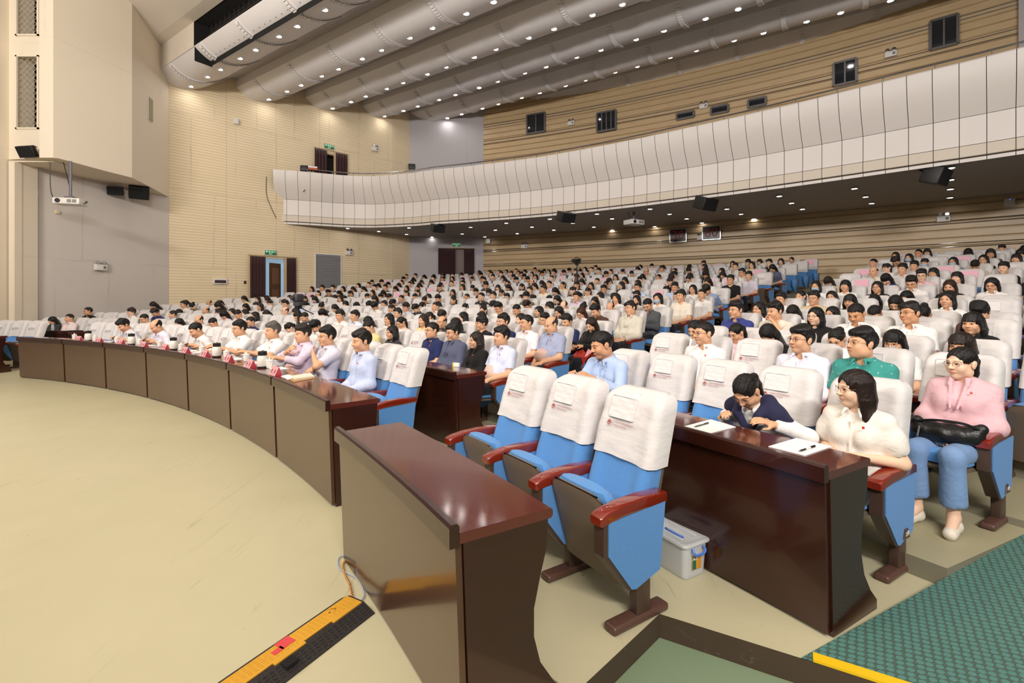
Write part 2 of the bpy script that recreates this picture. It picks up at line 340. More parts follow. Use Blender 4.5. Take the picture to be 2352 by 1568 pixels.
# grey pier standing against the end of the rear wall above the balcony
p, a = rear_px(2345, 60, .3)
b = MB(); b.box((0, 0, 0), (.9, .5, 6.5)); o = struct(b.build('wall_pier', M_ewall)); o.location = (p.x + .45, p.y - .1, 9.4); o.rotation_euler = (0, 0, a + math.pi / 2)
# -- proscenium side: projecting box, grey wall below it, frontal cream wall with grilled windows
BZ = 5.40
B0, B1, B2, B3 = Vector((-12.62, 13.02)), Vector((-12.25, 13.02)), Vector((-11.83, 15.18)), Vector((-12.70, 18.05))
b = MB(); pl = [B0, B1, B2, B3, Vector((-12.95, 18.0)), Vector((-12.5, 13.6))]
b.add([(p.x, p.y, BZ) for p in pl] + [(p.x, p.y, 13.5) for p in pl], [tuple(range(5, -1, -1)), tuple(range(6, 12))] + [(i, (i + 1) % 6, 6 + (i + 1) % 6, 6 + i) for i in range(6)])
struct(b.build('wall_left_box', M_cwall))
b = MB(); b.add([(x, y, BZ + .01) for x, y in ((-14.0, 13.3), (-12.6, 13.05), (-12.2, 13.06), (-11.86, 15.18), (-12.7, 17.98), (-12.9, 18.0), (-13.9, 13.8))], [tuple(range(7))]); struct(b.build('ceiling_box_underside', M_cwall))
seg('wall_left_grey', Vector((-13.72, 13.77)), Vector((-12.70, 18.05)), 0, BZ + .1, M_gwall)
seg('wall_left_return', Vector((-13.95, 13.5)), Vector((-13.72, 13.77)), 0, BZ + .1, M_gwall)
FY = 13.3
def fz(y): return HC + (YH - y) * FY / FPX
def fx(x): return (x - CX) * FY / FPX
flat_wall('wall_front_upper', (-15.6, FY), 0, 3.1, fz(372), 13.5, M_cwall,
          holes=[(fx(38) + 15.6, fx(91) + 15.6, fz(297), fz(128)), (fx(38) + 15.6, fx(91) + 15.6, fz(83), 12.4)], t=.5)
flat_wall('wall_front_lower', (-15.6, FY + .12), 0, fx(36) + 15.6, 0, fz(372), M_cwall, t=.5)
b = MB(); b.box((fx(21) - .65, FY - .12, 7), (1.3, .3, 13)); struct(b.build('wall_front_pier', M_cwall))
b = MB(); b.box((fx(31), FY + .05, fz(372) / 2), (.16, .2, fz(372))); struct(b.build('trim_pilaster', M_cwall))
# the dark room behind the grilles
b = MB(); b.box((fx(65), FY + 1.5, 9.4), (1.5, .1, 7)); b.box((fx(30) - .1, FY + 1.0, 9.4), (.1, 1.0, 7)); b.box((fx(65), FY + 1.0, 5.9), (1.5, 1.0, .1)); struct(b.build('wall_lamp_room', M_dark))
M_mesh = mat('grille_wire', 'b9aa98', .5)
for k, (ya, yb) in enumerate(((297, 128), (83, -60))):
    b = MB(); x0, x1, z0, z1 = fx(38), fx(91), fz(ya), fz(yb)
    for (c, d) in (((x0 + .02, FY - .02, (z0 + z1) / 2), (.04, .05, z1 - z0)), ((x1 - .02, FY - .02, (z0 + z1) / 2), (.04, .05, z1 - z0)), (((x0 + x1) / 2, FY - .02, z0 + .02), (x1 - x0, .05, .04)), (((x0 + x1) / 2, FY - .02, z1 - .02), (x1 - x0, .05, .04))): b.box(c, d)
    o = struct(b.build('window_%d' % (k + 1), M_cwall)); b = MB(); st = .165; w = x1 - x0; h = z1 - z0
    for i in range(-int(h / st), int(w / st) + 1):
        for sg in (1, -1):
            xa = x0 + i * st; pa, pb = 0.0, h
            if sg == 1: lo, hi = max(0, x0 - xa), min(h, x1 - xa); P = [(xa + lo, z0 + lo), (xa + hi, z0 + hi)]
            else: lo, hi = max(0, x0 - xa), min(h, x1 - xa); P = [(xa + lo, z1 - lo), (xa + hi, z1 - hi)]
            if hi - lo > .02: b.tube([(P[0][0], FY + .03, P[0][1]), (P[1][0], FY + .03, P[1][1])], .0055, 4, cap=False)
    b.build('wire_grille', M_mesh, o)
M_flood = mat('flood_glow', 'ffffff', .5, emit=((1, .99, 1), 22))
for i, (x, y, wd) in enumerate(((63, 37, 'upper grille'), (54, 173, 'top of lower grille'), (64, 243, 'bottom of lower grille'))):
    c = gd(x, y, FY + 1.38); e = empty('floodlight', c, 0, 'round cluster floodlight glowing behind the wire, ' + wd, 'lamp', 'cluster floodlights')
    b = MB(); b.lathe([(.19, -.1), (.2, .05), (.17, .12)], M=Matrix.Rotation(math.radians(90), 4, 'X')); b.build('lamp_body', M_black, e, True)
    for q in range(7):
        r = .095 if q else 0; a = q * math.pi / 3
        b = MB(); b.lathe([(.036, 0), (.036, .01)], (r * math.cos(a), -.13, r * math.sin(a)), 10, Matrix.Rotation(math.radians(90), 4, 'X')); b.build('bulb', M_flood, e)
# -- ceiling: seven hanging bellied panels, recess above them, front light slot
U = Vector((math.cos(math.radians(-34.3)), math.sin(math.radians(-34.3)))); N = Vector((-U.y, U.x))
z4 = lambda l: [(400 + x / 3.136, y / 3.136) for x, y in l]
z5 = lambda l: [(1100 + x / 1.8786, y / 1.8786) for x, y in l]
WV = [z4([(118, 620), (238, 552), (330, 498), (472, 418), (585, 357), (752, 260), (884, 187), (1083, 68)]),
      z4([(680, 714), (810, 656), (912, 612), (1060, 545), (1180, 495), (1353, 421), (1490, 358), (1695, 270), (1858, 199), (2103, 96), (2300, 12)]),
      z4([(1140, 779), (1273, 732), (1378, 692), (1530, 637), (1647, 594), (1823, 532), (1958, 481), (2161, 410), (2316, 352)]) + z5([(215, 162), (324, 124), (490, 64), (619, 18)]),
      z4([(1514, 836), (1651, 797), (1754, 764), (1907, 717), (2025, 681), (2197, 631)]) + z5([(80, 350), (197, 314), (289, 287), (421, 246), (526, 215), (678, 169), (798, 132), (978, 80), (1119, 39)]),
      z4([(1833, 888), (1968, 850), (2070, 821), (2220, 780)]) + z5([(83, 448), (184, 421), (262, 400), (373, 369), (459, 345), (587, 311), (683, 286), (825, 247), (938, 217), (1101, 174), (1228, 142), (1414, 93), (1561, 55), (1776, 2)]),
      z5([(91, 521), (176, 499), (243, 482), (338, 458), (414, 439), (518, 413), (601, 394), (721, 367), (812, 342), (945, 311), (1048, 286), (1198, 251), (1315, 222), (1484, 181), (1614, 151), (1811, 103), (1964, 65), (2189, 11)]),
      z5([(465, 487), (538, 469), (639, 447), (718, 428), (832, 403), (916, 384), (1041, 357), (1136, 336), (1274, 305), (1384, 281), (1540, 246), (1660, 218)])]
HW = [9.55, 9.84, 10.25, 10.65, 11.12, 11.6, 12.05]
# belly section: (offset along N, height above the lowest point); lights sit at offset 0
def belly(q):                                            # q from -1 (front edge) to 1 (rear edge)
    x = -.95 + 2.05 * (q + 1) / 2; d = x + .22
    return (x, -.03 + (.62 * d * d if d < 0 else .40 * d ** 1.9))
LAMP_OBJS = []
wave_geo = []
for k, (pts, h) in enumerate(zip(WV, HW)):
    P = [gp(x, y, h) for x, y in pts]
    # straight line through this wave's lamps
    A = np.array([(p.x, p.y) for p in P]); c = A.mean(0); _, _, vt = np.linalg.svd(A - c); d = vt[0] * (1 if vt[0][0] > 0 else -1)
    u = Vector(d); n = Vector((-u.y, u.x)); sv = [(Vector((p.x, p.y)) - Vector(c)).dot(u) for p in P]
    wave_geo.append((Vector(c), u, n, h, sv))
def wave_start(k):                                       # where the wave's lamp line meets the left, corner or rear wall
    c, u, n, h, sv = wave_geo[k]; best = None
    walls = [(LA, E1), (E1, E2), (E2, E3)] + [(rear_pt(i / 20).to_2d(), rear_pt((i + 1) / 20).to_2d()) for i in range(20)]
    lo, hi = -99, 99
    for (p, q) in walls:
        d = q - p; den = u.x * d.y - u.y * d.x
        if abs(den) < 1e-6: continue
        w = p - c; s = (w.x * d.y - w.y * d.x) / den; t = (w.x * u.y - w.y * u.x) / den
        if -.02 <= t <= 1.02:
            if s < sv[0] + .3: lo = max(lo, s)
            elif s > sv[-1] - .3: hi = min(hi, s)
    return lo, hi
for k, (c, u, n, h, sv) in enumerate(wave_geo):
    lo, hi = wave_start(k)
    if k == 6: hi = min(hi, sv[-1] + 3.6)
    s0, s1 = max(lo + (-.7 if k < 4 else .05), sv[0] - 1.9), min(hi, sv[-1] + (9 if k < 6 else 3.6))
    b = MB(); Q = [-1 + 2 * i / 24 for i in range(25)]
    def wp(s, q, dz=0.0, c=c, u=u, n=n, h=h):
        o, z = belly(q); p = c + u * s + n * o; return Vector((p.x, p.y, h + z + dz))
    rows = [[wp(s, q) for q in Q] for s in np.linspace(s0, s1, 3)]
    b.grid(rows)
    if k: b.grid([[wp(s, -1, dz) for dz in (0, .45)] for s in (s0, s1)])
    b.grid([[wp(s, q, dz) for dz in (0, .12)] for q in Q for s in (s0,)])
    o = struct(b.build('ceiling', M_wave, smooth=True, angle=25))
    # joints with their ladder of vent slots: between every second pair of lamps
    v = MB(); j = sv[0] + .72 * (sv[1] - sv[0]) if k < 6 else sv[1] + .5 * (sv[2] - sv[1])
    per = np.median(np.diff(sv[::2])); s = j - per * int((j - s0) / per)
    gaps = [(sv[i] + sv[i + 1]) / 2 for i in range(len(sv) - 1) if sv[i + 1] - sv[i] > .5 * per]
    for g in gaps + ([sv[-1] + per * .27] if k < 6 else []):
        if not (s0 + .2 < g < s1 - .2): continue
        v.grid([[wp(g - .11, q, -.02) for q in Q], [wp(g + .11, q, -.02) for q in Q]]); [v.grid([[wp(g + e * .11, q, dz) for q in Q] for dz in (-.02, .01)]) for e in (-1, 1)]
        for i in range(22):
            q = -.95 + 1.85 * i / 22
            v.grid([[wp(g + e * .075, q + w_, -.06) for w_ in (0, .045)] for e in (-1, 1)])
            v.grid([[wp(g + e * .075, q, dz) for dz in (-.06, -.01)] for e in (-1, 1)])
            v.grid([[wp(g + e * .075, q + .045, dz) for dz in (-.06, -.01)] for e in (-1, 1)])
    v.build('vent_strip', M_wave, o)
    # recess between this wave and the next
    if k < 6:
        c2, u2, n2, h2, sv2 = wave_geo[k + 1]
        r = MB(); pa = lambda s, c=c, u=u, n=n: c + u * s + n * 1.08; g2 = lambda s, c2=c2, u2=u2, n2=n2: c2 + u2 * s - n2 * .80
        s2 = (c - c2).dot(u2); rows = []
        for e in (s0 - .2, s1): rows.append([Vector((*pa(e), h + .62)), Vector((*(pa(e) * .5 + g2(e + s2) * .5), (h + h2) / 2 + .72)), Vector((*g2(e + s2), h2 + .66))])
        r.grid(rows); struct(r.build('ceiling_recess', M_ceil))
    NW = ('first', 'second', 'third', 'fourth', 'fifth', 'sixth', 'seventh')[k]
    for i, (x, y) in enumerate(WV[k]):
        p = gp(x, y, h - .0); LAMP_OBJS.append((p, 'round recessed downlight in the %s ceiling wave from the stage, %s from the wall' % (NW, ordw(i + 1)), 1))
# wave 1 neighbours the front slot: cream stage ceiling, dark catwalk opening
c, u, n, h, sv = wave_geo[0]; lo, hi = wave_start(0)
def w1(s, off, z): p = c + u * s + n * off; return Vector((p.x, p.y, z))
def w1_px(x, off):                                       # distance along wave 1's line seen at photo column x
    t = (x - CX) / FPX; q = c + n * off; return (t * q.y - q.x) / (u.x - t * u.y)
sA = w1_px(446, -.95); zb = h + .32; D_ = w1(sA, -.95, 0).y; zt = HC + (YH - 50) * D_ / FPX
b = MB(); b.grid([[w1(sA, -.45, z), w1(sA + 22, -.45, z)] for z in (zb - .5, zt + .1)]); b.grid([[w1(sA, o, zt + .02), w1(sA + 22, o, zt + .02)] for o in (-.95, -.4)]); b.grid([[w1(sA, o, z) for o in (-.94, -.4)] for z in (zb - .5, zt)]); struct(b.build('ceiling_slot', M_dark))
b = MB()
for i in range(70): b.tube([w1(sA + .3 + i * .30, -.55, zb - .3), w1(sA + .3 + i * .30, -.55, zt)], .010, 5)
for z in (zb + .45, zb + 1.0): b.tube([w1(sA, -.58, z), w1(sA + 20, -.58, z + .1)], .02, 5)
struct(b.build('trim_slot_bars', mat('slot_bars', '33251e', .6)))
b = MB(); b.grid([[w1(lo - .5, -.96, z), w1(sA, -.96, z)] for z in (zb - .04, zt + .1)]); struct(b.build('wall_slot_side', M_creamc))
b = MB(); b.grid([[w1(lo - 3, o, z), w1(sA + 24, o, z)] for o, z in ((-.95, zt), (-1.3, zt), (-6.5, zt + .9), (-12, zt + 2))]); struct(b.build('ceiling_stage', M_creamc))
# closing ceiling over everything
b = MB(); b.box((2, 14, 14.2), (50, 46, .2)); struct(b.build('ceiling_slab', M_ceil))
# -- balcony
BP = [gp(x, y, 4.85) for x, y in ((631, 513), (655, 514), (690, 515.5), (735, 518), (790, 521), (850, 522.3), (900, 521), (960, 517.8), (1010, 513.6), (1100, 508), (1250, 496.7), (1430, 477.8), (1620, 454.5), (1808, 429.8), (1960, 408.5), (2111, 387), (2240, 369), (2352, 352.7), (2480, 335))]
def resample(P, n):
    # Catmull-Rom then even spacing
    Q = []
    for i in range(len(P) - 1):
        a, b_, c_, d = P[max(i - 1, 0)], P[i], P[i + 1], P[min(i + 2, len(P) - 1)]
        for j in range(12):
            t = j / 12; Q.append(.5 * ((2 * b_) + (c_ - a) * t + (2 * a - 5 * b_ + 4 * c_ - d) * t * t + (3 * b_ - a - 3 * c_ + d) * t ** 3))
    Q.append(P[-1]); L = [0]
    for i in range(1, len(Q)): L.append(L[-1] + (Q[i] - Q[i - 1]).length)
    out = []; j = 0
    for i in range(n + 1):
        s = L[-1] * i / n
        while j < len(L) - 2 and L[j + 1] < s: j += 1
        t = (s - L[j]) / max(1e-6, L[j + 1] - L[j]); out.append(Q[j].lerp(Q[j + 1], t))
    return out, L[-1]
BPR, BLEN = resample(BP, 240)
def bnorm(i):
    a = BPR[max(i - 1, 0)]; b_ = BPR[min(i + 1, 240)]; d = (b_ - a).to_2d().normalized(); return Vector((d.y, -d.x))     # out, towards the stage
BN = [bnorm(i) for i in range(241)]
for _ in range(6): BN = [((BN[max(i - 1, 0)] + BN[i] + BN[min(i + 1, 240)]) / 3).normalized() for i in range(241)]
def bpt(i, out, z): p = BPR[i]; q = BN[i]; return Vector((p.x + q.x * out, p.y + q.y * out, z))
PROF_LIP = [(-.02, 4.85), (-.02, 4.93), (-.06, 4.95)]; PROF_BAND = [(0, 4.96), (.03, 4.97), (.03, 5.22), (0, 5.23)]
PROF_V = [(0, 5.24), (0, 5.9)]
PROF_BOWL = [(0, 5.91), (.08, 6.02), (.2, 6.2), (.32, 6.4), (.42, 6.62), (.48, 6.85), (.5, 7.02), (.46, 7.06), (.3, 7.06)]
npan = 56; per = 240 / npan
b = MB(); b.grid([[bpt(i, o, z) for i in range(241)] for o, z in [(x - .03, y) for x, y in PROF_LIP[:2] + PROF_BAND[1:3] + PROF_V + PROF_BOWL]]); struct(b.build('trim_balcony_backing', M_seam))
for nm, prof, m_ in (('trim_balcony_front', PROF_V, M_balc), ('trim_balcony_bowl', PROF_BOWL, M_balc), ('trim_balcony_band', PROF_BAND, M_balcb), ('trim_balcony_lip', PROF_LIP, M_balc)):
    b = MB()
    for pnl in range(npan):
        i0, i1 = pnl * per, (pnl + 1) * per; js = [i0 + .06] + [j for j in range(int(i0) + 1, int(math.ceil(i1)))] + [i1 - .06]
        def ip(f, o, z):
            a = int(min(239, math.floor(f))); t = f - a; return bpt(a, o, z).lerp(bpt(a + 1, o, z), t)
        b.grid([[ip(f, o, z) for f in js] for o, z in prof])
    struct(b.build(nm, m_, smooth=True, angle=40))
# rail along the balcony
b = MB(); b.tube([bpt(i, .36, 7.2) for i in range(12, 241, 3)], .022, 6)
for i in range(12, 241, 9): b.tube([bpt(i, .36, 7.05), bpt(i, .36, 7.2)], .012, 6)
o = b.build('balcony_rail', M_chrome, smooth=True); tag(o, 'thin steel handrail along the top of the curved balcony', 'railing')
# soffit, balcony deck
rp = [rear_pt(i / 24, -.1) for i in range(25)]
sof = [(p.x, p.y) for p in [bpt(i, -.02, 0) for i in range(0, 241, 6)]] + [(p.x, p.y) for p in rp[::-1]] + [(E3.x, E3.y), (E2.x, E2.y), (E1.x, E1.y)]
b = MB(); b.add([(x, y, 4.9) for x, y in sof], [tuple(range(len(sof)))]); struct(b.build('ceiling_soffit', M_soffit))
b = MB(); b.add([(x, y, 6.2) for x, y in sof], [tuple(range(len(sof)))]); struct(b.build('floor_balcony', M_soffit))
# lamps under the balcony
for i, (x, y) in enumerate(((798.6, 524), (870, 531), (939.5, 522.6), (934, 537.5), (992, 544), (1061.5, 536.7), (1080.8, 521.4), (1113.5, 543.5), (1163, 512), (1137.6, 528), (1188, 536), (1189, 542.6),
    (1221.9, 520.8), (1272, 527.8), (1263, 502.4), (1316, 512), (1363.8, 521), (1371, 491), (1405.8, 528), (1406, 502), (1493, 479.5), (1538, 491.3), (1577, 502), (1612, 511.5), (1503.6, 520), (1669.5, 479.6), (1702, 491.3), (1731.6, 502.5), (1790, 450), (1818, 466), (1843, 480), (1962.6, 432.5), (1988, 451.7), (2002, 466.6), (2013.5, 481.4), (2184.5, 385), (2183.5, 412.5), (2183, 434), (2182, 453.5))):
    LAMP_OBJS.append((gp(x, y, 4.88), 'small round downlight in the dark soffit under the balcony, %s from the curtained corner' % ordw(i + 1), 2))
LM = {}
for kind, r, m_ in ((1, .085, M_lamp), (2, .075, M_lamp2)):
    b = MB(); b.lathe([(r * 1.3, .0), (r * 1.32, -.012), (r, -.014), (r, .0)], n=18); ring = b.mesh('ring', M_white, True)
    b = MB(); b.lathe([(r * .98, -.010), (r * .98, -.004)], n=10); LM[kind] = (ring, b.mesh('bulb', m_))
for p, lab, kind in LAMP_OBJS:
    o = obj_of('downlight', LM[kind][0], None, p); tag(o, lab, 'lamp', 'ceiling downlights' if kind == 1 else 'downlights under the balcony'); obj_of('bulb', LM[kind][1], o)
# -- floors
ZR = {1: 0, 2: 0, 3: .115, 4: .165, 5: .32, 6: .37, 7: .54, 8: .59, 9: .79, 10: .98, 11: 1.14, 12: 1.30, 13: 1.47, 14: 1.65, 15: 1.79, 16: 1.92}
def r_arm(k): return 20.45 if k == 1 else 22.1 + 1.06 * (k - 2)
def r_edge(k): return r_arm(k) - .72
K = Vector((.77, 2.544)); TH0 = math.radians(29.6)
P1 = Vector((1.3226, 2.231)); RL = Vector((.905, .425)).normalized(); RB = Vector((.86, -.51)).normalized()
arc = [pol(r_edge(3), math.radians(30.1) + math.radians(66) * i / 40) for i in range(41)]
fl = [(-25, -14), (.3, -14), (.3, 2.07), (K.x, K.y), (P1.x, P1.y)] + [(p.x, p.y) for p in arc] + [(-25, 14.5)]
b = MB(); b.add([(x, y, 0) for x, y in fl], [tuple(range(len(fl)))]); struct(b.build('floor', M_floor))
def th_ramp(r):                                          # angle at which the ramp's edge crosses radius r
    w = Vector((P1.x - C0[0], P1.y - C0[1])); bb = w.dot(RL); q = -bb + math.sqrt(bb * bb - w.dot(w) + r * r); p = w + RL * q; return math.atan2(p.y, p.x)
for k in range(3, 17):
    r0, r1 = r_edge(k), (r_edge(k + 1) if k < 16 else r_edge(k) + 3.5); z = ZR[k]; zp = ZR[k - 1]; r1 += .05
    b = MB(); n = 44; t0, t1 = th_ramp(r0), th_ramp(r1); te = TH0 + math.radians(54); A = [t0 + (te - t0) * i / n for i in range(n + 1)]; B_ = [t1 + (te - t1) * i / n for i in range(n + 1)]
    b.cur = 0; b.grid([[pol(r0, a, z) for a in A], [pol(r1, a, z) for a in B_]])
    b.cur = 1; b.grid([[pol(r0, a, zp - .05) for a in A], [pol(r0, a, z) for a in A]]); b.grid([[pol(r0, t0, q), pol(r1, t1, q)] for q in (zp - .4, z)])
    struct(b.build('floor_tread', [M_tread, M_riser]))
# sunken stair well by the near desk, its kerb, the rubber ramp with a yellow edge
b = MB(); b.add([(.2, -14, -.12), (12, -14, -.12), (12, 3, -.12), (.2, 3, -.12)], [(0, 1, 2, 3)]); struct(b.build('floor_well', M_pit))
b = MB(); b.grid([[(x, y, z) for x, y in ((.3, -14), (.3, 2.07), (K.x, K.y), (P1.x, P1.y), tuple(P1 + RB * 5))] for z in (-.13, .004)]); struct(b.build('trim_kerb', M_rust))
b = MB(); pr = [P1 + RB * 0, P1 + RB * 5, P1 + RB * 5 + RL * 9, P1 + RL * 9]
b.add([(pr[0].x, pr[0].y, .006), (pr[1].x, pr[1].y, .006), (pr[2].x, pr[2].y, .45), (pr[3].x, pr[3].y, .45)], [(0, 1, 2, 3)])
b.add([(pr[0].x, pr[0].y, -.1), (pr[3].x, pr[3].y, -.1), (pr[3].x, pr[3].y, .45), (pr[0].x, pr[0].y, .006)], [(0, 1, 2, 3)])
mr_ = bpy.data.materials.new('studded_rubber'); mr_.use_nodes = True; nt = mr_.node_tree; bs = nt.nodes['Principled BSDF']
tc = nt.nodes.new('ShaderNodeTexCoord'); mp = nt.nodes.new('ShaderNodeMapping'); mp.inputs['Scale'].default_value = (26, 34, 1); mp.inputs['Rotation'].default_value = (0, 0, .5)
vo = nt.nodes.new('ShaderNodeTexVoronoi'); vo.inputs['Scale'].default_value = 1; vo.inputs['Randomness'].default_value = .12; vo.voronoi_dimensions = '2D'
rg = nt.nodes.new('ShaderNodeMapRange'); rg.inputs['From Min'].default_value = .46; rg.inputs['From Max'].default_value = .40
mx = nt.nodes.new('ShaderNodeMix'); mx.data_type = 'RGBA'; mx.inputs[6].default_value = (*srgb('4a6055'), 1); mx.inputs[7].default_value = (*srgb('54827a'), 1)
bp = nt.nodes.new('ShaderNodeBump'); bp.inputs['Strength'].default_value = .5; bp.inputs['Distance'].default_value = .01
nt.links.new(tc.outputs['Object'], mp.inputs[0]); nt.links.new(mp.outputs[0], vo.inputs['Vector']); nt.links.new(vo.outputs['Distance'], rg.inputs[0]); nt.links.new(rg.outputs[0], mx.inputs[0]); nt.links.new(mx.outputs[2], bs.inputs['Base Color'])
nt.links.new(rg.outputs[0], bp.inputs['Height']); nt.links.new(bp.outputs[0], bs.inputs['Normal']); bs.inputs['Roughness'].default_value = .42
struct(b.build('floor_ramp', mr_))
b = MB(); e0 = P1 + RB * .03; b.box((e0.x + RB.x * 2 + RL.x * .03, e0.y + RB.y * 2 + RL.y * .03, .012), (4, .055, .012), rz=math.atan2(RB.y, RB.x)); struct(b.build('trim_ramp_edge', mat('yellow_strip', 'f2c318', .5)))
# ================================================================== people: one smooth surface per body, grown from a distance field
def axis(lo, hi, coarse, fines=()):
    """grid positions between lo and hi: coarse steps, finer ones inside the (a, b, step) spans"""
    x = lo; out = [lo]
    while x < hi:
        st = coarse
        for a, b, f in fines:
            if a - 1e-6 <= x < b: st = min(st, f)
            elif x < a < x + st: st = max(a - x, f)
        x += st; out.append(x)
    return np.array(out)
class Fld:
    def __init__(s, xs, ys, zs): s.ax = (xs, ys, zs); s.F = np.full((len(xs), len(ys), len(zs)), 9.0, np.float32)
    def op(s, fn, lo, hi, k, mode):
        sl = []
        for a, l, h in zip(s.ax, lo, hi):
            i, j = np.searchsorted(a, l), np.searchsorted(a, h)
            i = max(i - 1, 0); j = min(j + 1, len(a))
            if i >= j: return
            sl.append(slice(i, j))
        X = s.ax[0][sl[0]][:, None, None]; Y = s.ax[1][sl[1]][None, :, None]; Z = s.ax[2][sl[2]][None, None, :]
        d = fn(X, Y, Z); f = s.F[tuple(sl)]
        if mode == 'u':
            h_ = np.clip(.5 + .5 * (f - d) / k, 0, 1); f[...] = f * (1 - h_) + d * h_ - k * h_ * (1 - h_)
        elif mode == 's':
            h_ = np.clip(.5 - .5 * (f + d) / k, 0, 1); f[...] = f * (1 - h_) - d * h_ + k * h_ * (1 - h_)
    def cap(s, a, b, ra, rb, k=.02, mode='u', cut=None):
        a = np.asarray(a, float); b = np.asarray(b, float); ab = b - a; L2 = max(ab @ ab, 1e-9); pad = k + .03
        def fn(X, Y, Z):
            px, py, pz = X - a[0], Y - a[1], Z - a[2]
            t = np.clip((px * ab[0] + py * ab[1] + pz * ab[2]) / L2, 0, 1)
            d = np.sqrt((px - t * ab[0]) ** 2 + (py - t * ab[1]) ** 2 + (pz - t * ab[2]) ** 2) - (ra + (rb - ra) * t)
            if cut is not None:
                c, n = cut; d = np.maximum(d, (X - c[0]) * n[0] + (Y - c[1]) * n[1] + (Z - c[2]) * n[2])
            return d
        m = max(ra, rb) + pad; s.op(fn, np.minimum(a, b) - m, np.maximum(a, b) + m, k, mode); return s
    def ell(s, c, r, k=.02, R=None, mode='u', flt=None):
        c = np.asarray(c, float); r = np.asarray(r, float); R = np.eye(3) if R is None else R
        def fn(X, Y, Z):
            px, py, pz = X - c[0], Y - c[1], Z - c[2]
            q = [px * R[0, i] + py * R[1, i] + pz * R[2, i] for i in range(3)]
            k0 = np.sqrt((q[0] / r[0]) ** 2 + (q[1] / r[1]) ** 2 + (q[2] / r[2]) ** 2); k1 = np.sqrt((q[0] / r[0] ** 2) ** 2 + (q[1] / r[1] ** 2) ** 2 + (q[2] / r[2] ** 2) ** 2) + 1e-9
            d = k0 * (k0 - 1) / k1
            return flt(d, q[0] + c[0], q[1] + c[1], q[2] + c[2]) if flt else d
        m = max(r) + k + .03; s.op(fn, c - m, c + m, k, mode); return s
def nets(F):
    """surface nets: the zero level of the field as quads"""
    xs, ys, zs = F.ax; f = F.F; ins = f < 0; nx, ny, nz = f.shape
    cnt = np.zeros((nx - 1, ny - 1, nz - 1), np.int8)
    for dx in (0, 1):
        for dy in (0, 1):
            for dz in (0, 1): cnt += ins[dx:nx - 1 + dx, dy:ny - 1 + dy, dz:nz - 1 + dz]
    I, J, Kk = np.nonzero((cnt > 0) & (cnt < 8)); n = len(I)
    acc = np.zeros((n, 3)); w = np.zeros(n); C = [(0, 0, 0), (1, 0, 0), (0, 1, 0), (1, 1, 0), (0, 0, 1), (1, 0, 1), (0, 1, 1), (1, 1, 1)]
    val = [f[I + c[0], J + c[1], Kk + c[2]].astype(float) for c in C]; pos = [np.stack([xs[I + c[0]], ys[J + c[1]], zs[Kk + c[2]]], 1) for c in C]
    for a, b in ((0, 1), (2, 3), (4, 5), (6, 7), (0, 2), (1, 3), (4, 6), (5, 7), (0, 4), (1, 5), (2, 6), (3, 7)):
        m = (val[a] < 0) != (val[b] < 0); t = np.where(m, val[a] / np.where(m, val[a] - val[b], 1), 0)[:, None]
        acc += np.where(m[:, None], pos[a] * (1 - t) + pos[b] * t, 0); w += m
    V = acc / np.maximum(w, 1)[:, None]
    idx = np.full(cnt.shape, -1, np.int32); idx[I, J, Kk] = np.arange(n); Q = []
    def emit(m, A, B, Cc, D):
        q = np.stack([A, B, Cc, D], 1); ok = (q >= 0).all(1); q = q[ok]; fl = m[ok]; q[fl] = q[fl][:, ::-1]; Q.append(q)
    s0 = ins[:-1, 1:-1, 1:-1]; s1 = ins[1:, 1:-1, 1:-1]; i, j, k = np.nonzero(s0 != s1); emit(~s0[i, j, k], idx[i, j, k], idx[i, j + 1, k], idx[i, j + 1, k + 1], idx[i, j, k + 1])
    s0 = ins[1:-1, :-1, 1:-1]; s1 = ins[1:-1, 1:, 1:-1]; i, j, k = np.nonzero(s0 != s1); emit(s0[i, j, k], idx[i, j, k], idx[i + 1, j, k], idx[i + 1, j, k + 1], idx[i, j, k + 1])
    s0 = ins[1:-1, 1:-1, :-1]; s1 = ins[1:-1, 1:-1, 1:]; i, j, k = np.nonzero(s0 != s1); emit(~s0[i, j, k], idx[i, j, k], idx[i + 1, j, k], idx[i + 1, j + 1, k], idx[i, j + 1, k])
    return V, np.concatenate(Q)
def np_mesh(name, V, Q, mat_, cols=None):
    me = bpy.data.meshes.new(name); me.vertices.add(len(V)); me.vertices.foreach_set('co', V.astype(np.float32).ravel())
    me.loops.add(len(Q) * 4); me.loops.foreach_set('vertex_index', Q.astype(np.int32).ravel()); me.polygons.add(len(Q))
    me.polygons.foreach_set('loop_start', np.arange(0, len(Q) * 4, 4, dtype=np.int32)); me.polygons.foreach_set('use_smooth', np.ones(len(Q), bool))
    me.update(calc_edges=True); me.materials.append(mat_)
    if cols is not None:
        ca = me.color_attributes.new('Col', 'FLOAT_COLOR', 'POINT'); ca.data.foreach_set('color', np.concatenate([cols, np.ones((len(cols), 1))], 1).astype(np.float32).ravel())
    return me
def rotm(yaw, pitch, roll):                              # head turn (to own left +), nod (down +), tilt
    y, p, r = (math.radians(a) for a in (yaw, pitch, roll))
    Rz = np.array([[math.cos(y), -math.sin(y), 0], [math.sin(y), math.cos(y), 0], [0, 0, 1]])
    Rx = np.array([[1, 0, 0], [0, math.cos(-p), -math.sin(-p)], [0, math.sin(-p), math.cos(-p)]])
    Ry = np.array([[math.cos(r), 0, math.sin(r)], [0, 1, 0], [-math.sin(r), 0, math.cos(r)]])
    return Rz @ Rx @ Ry
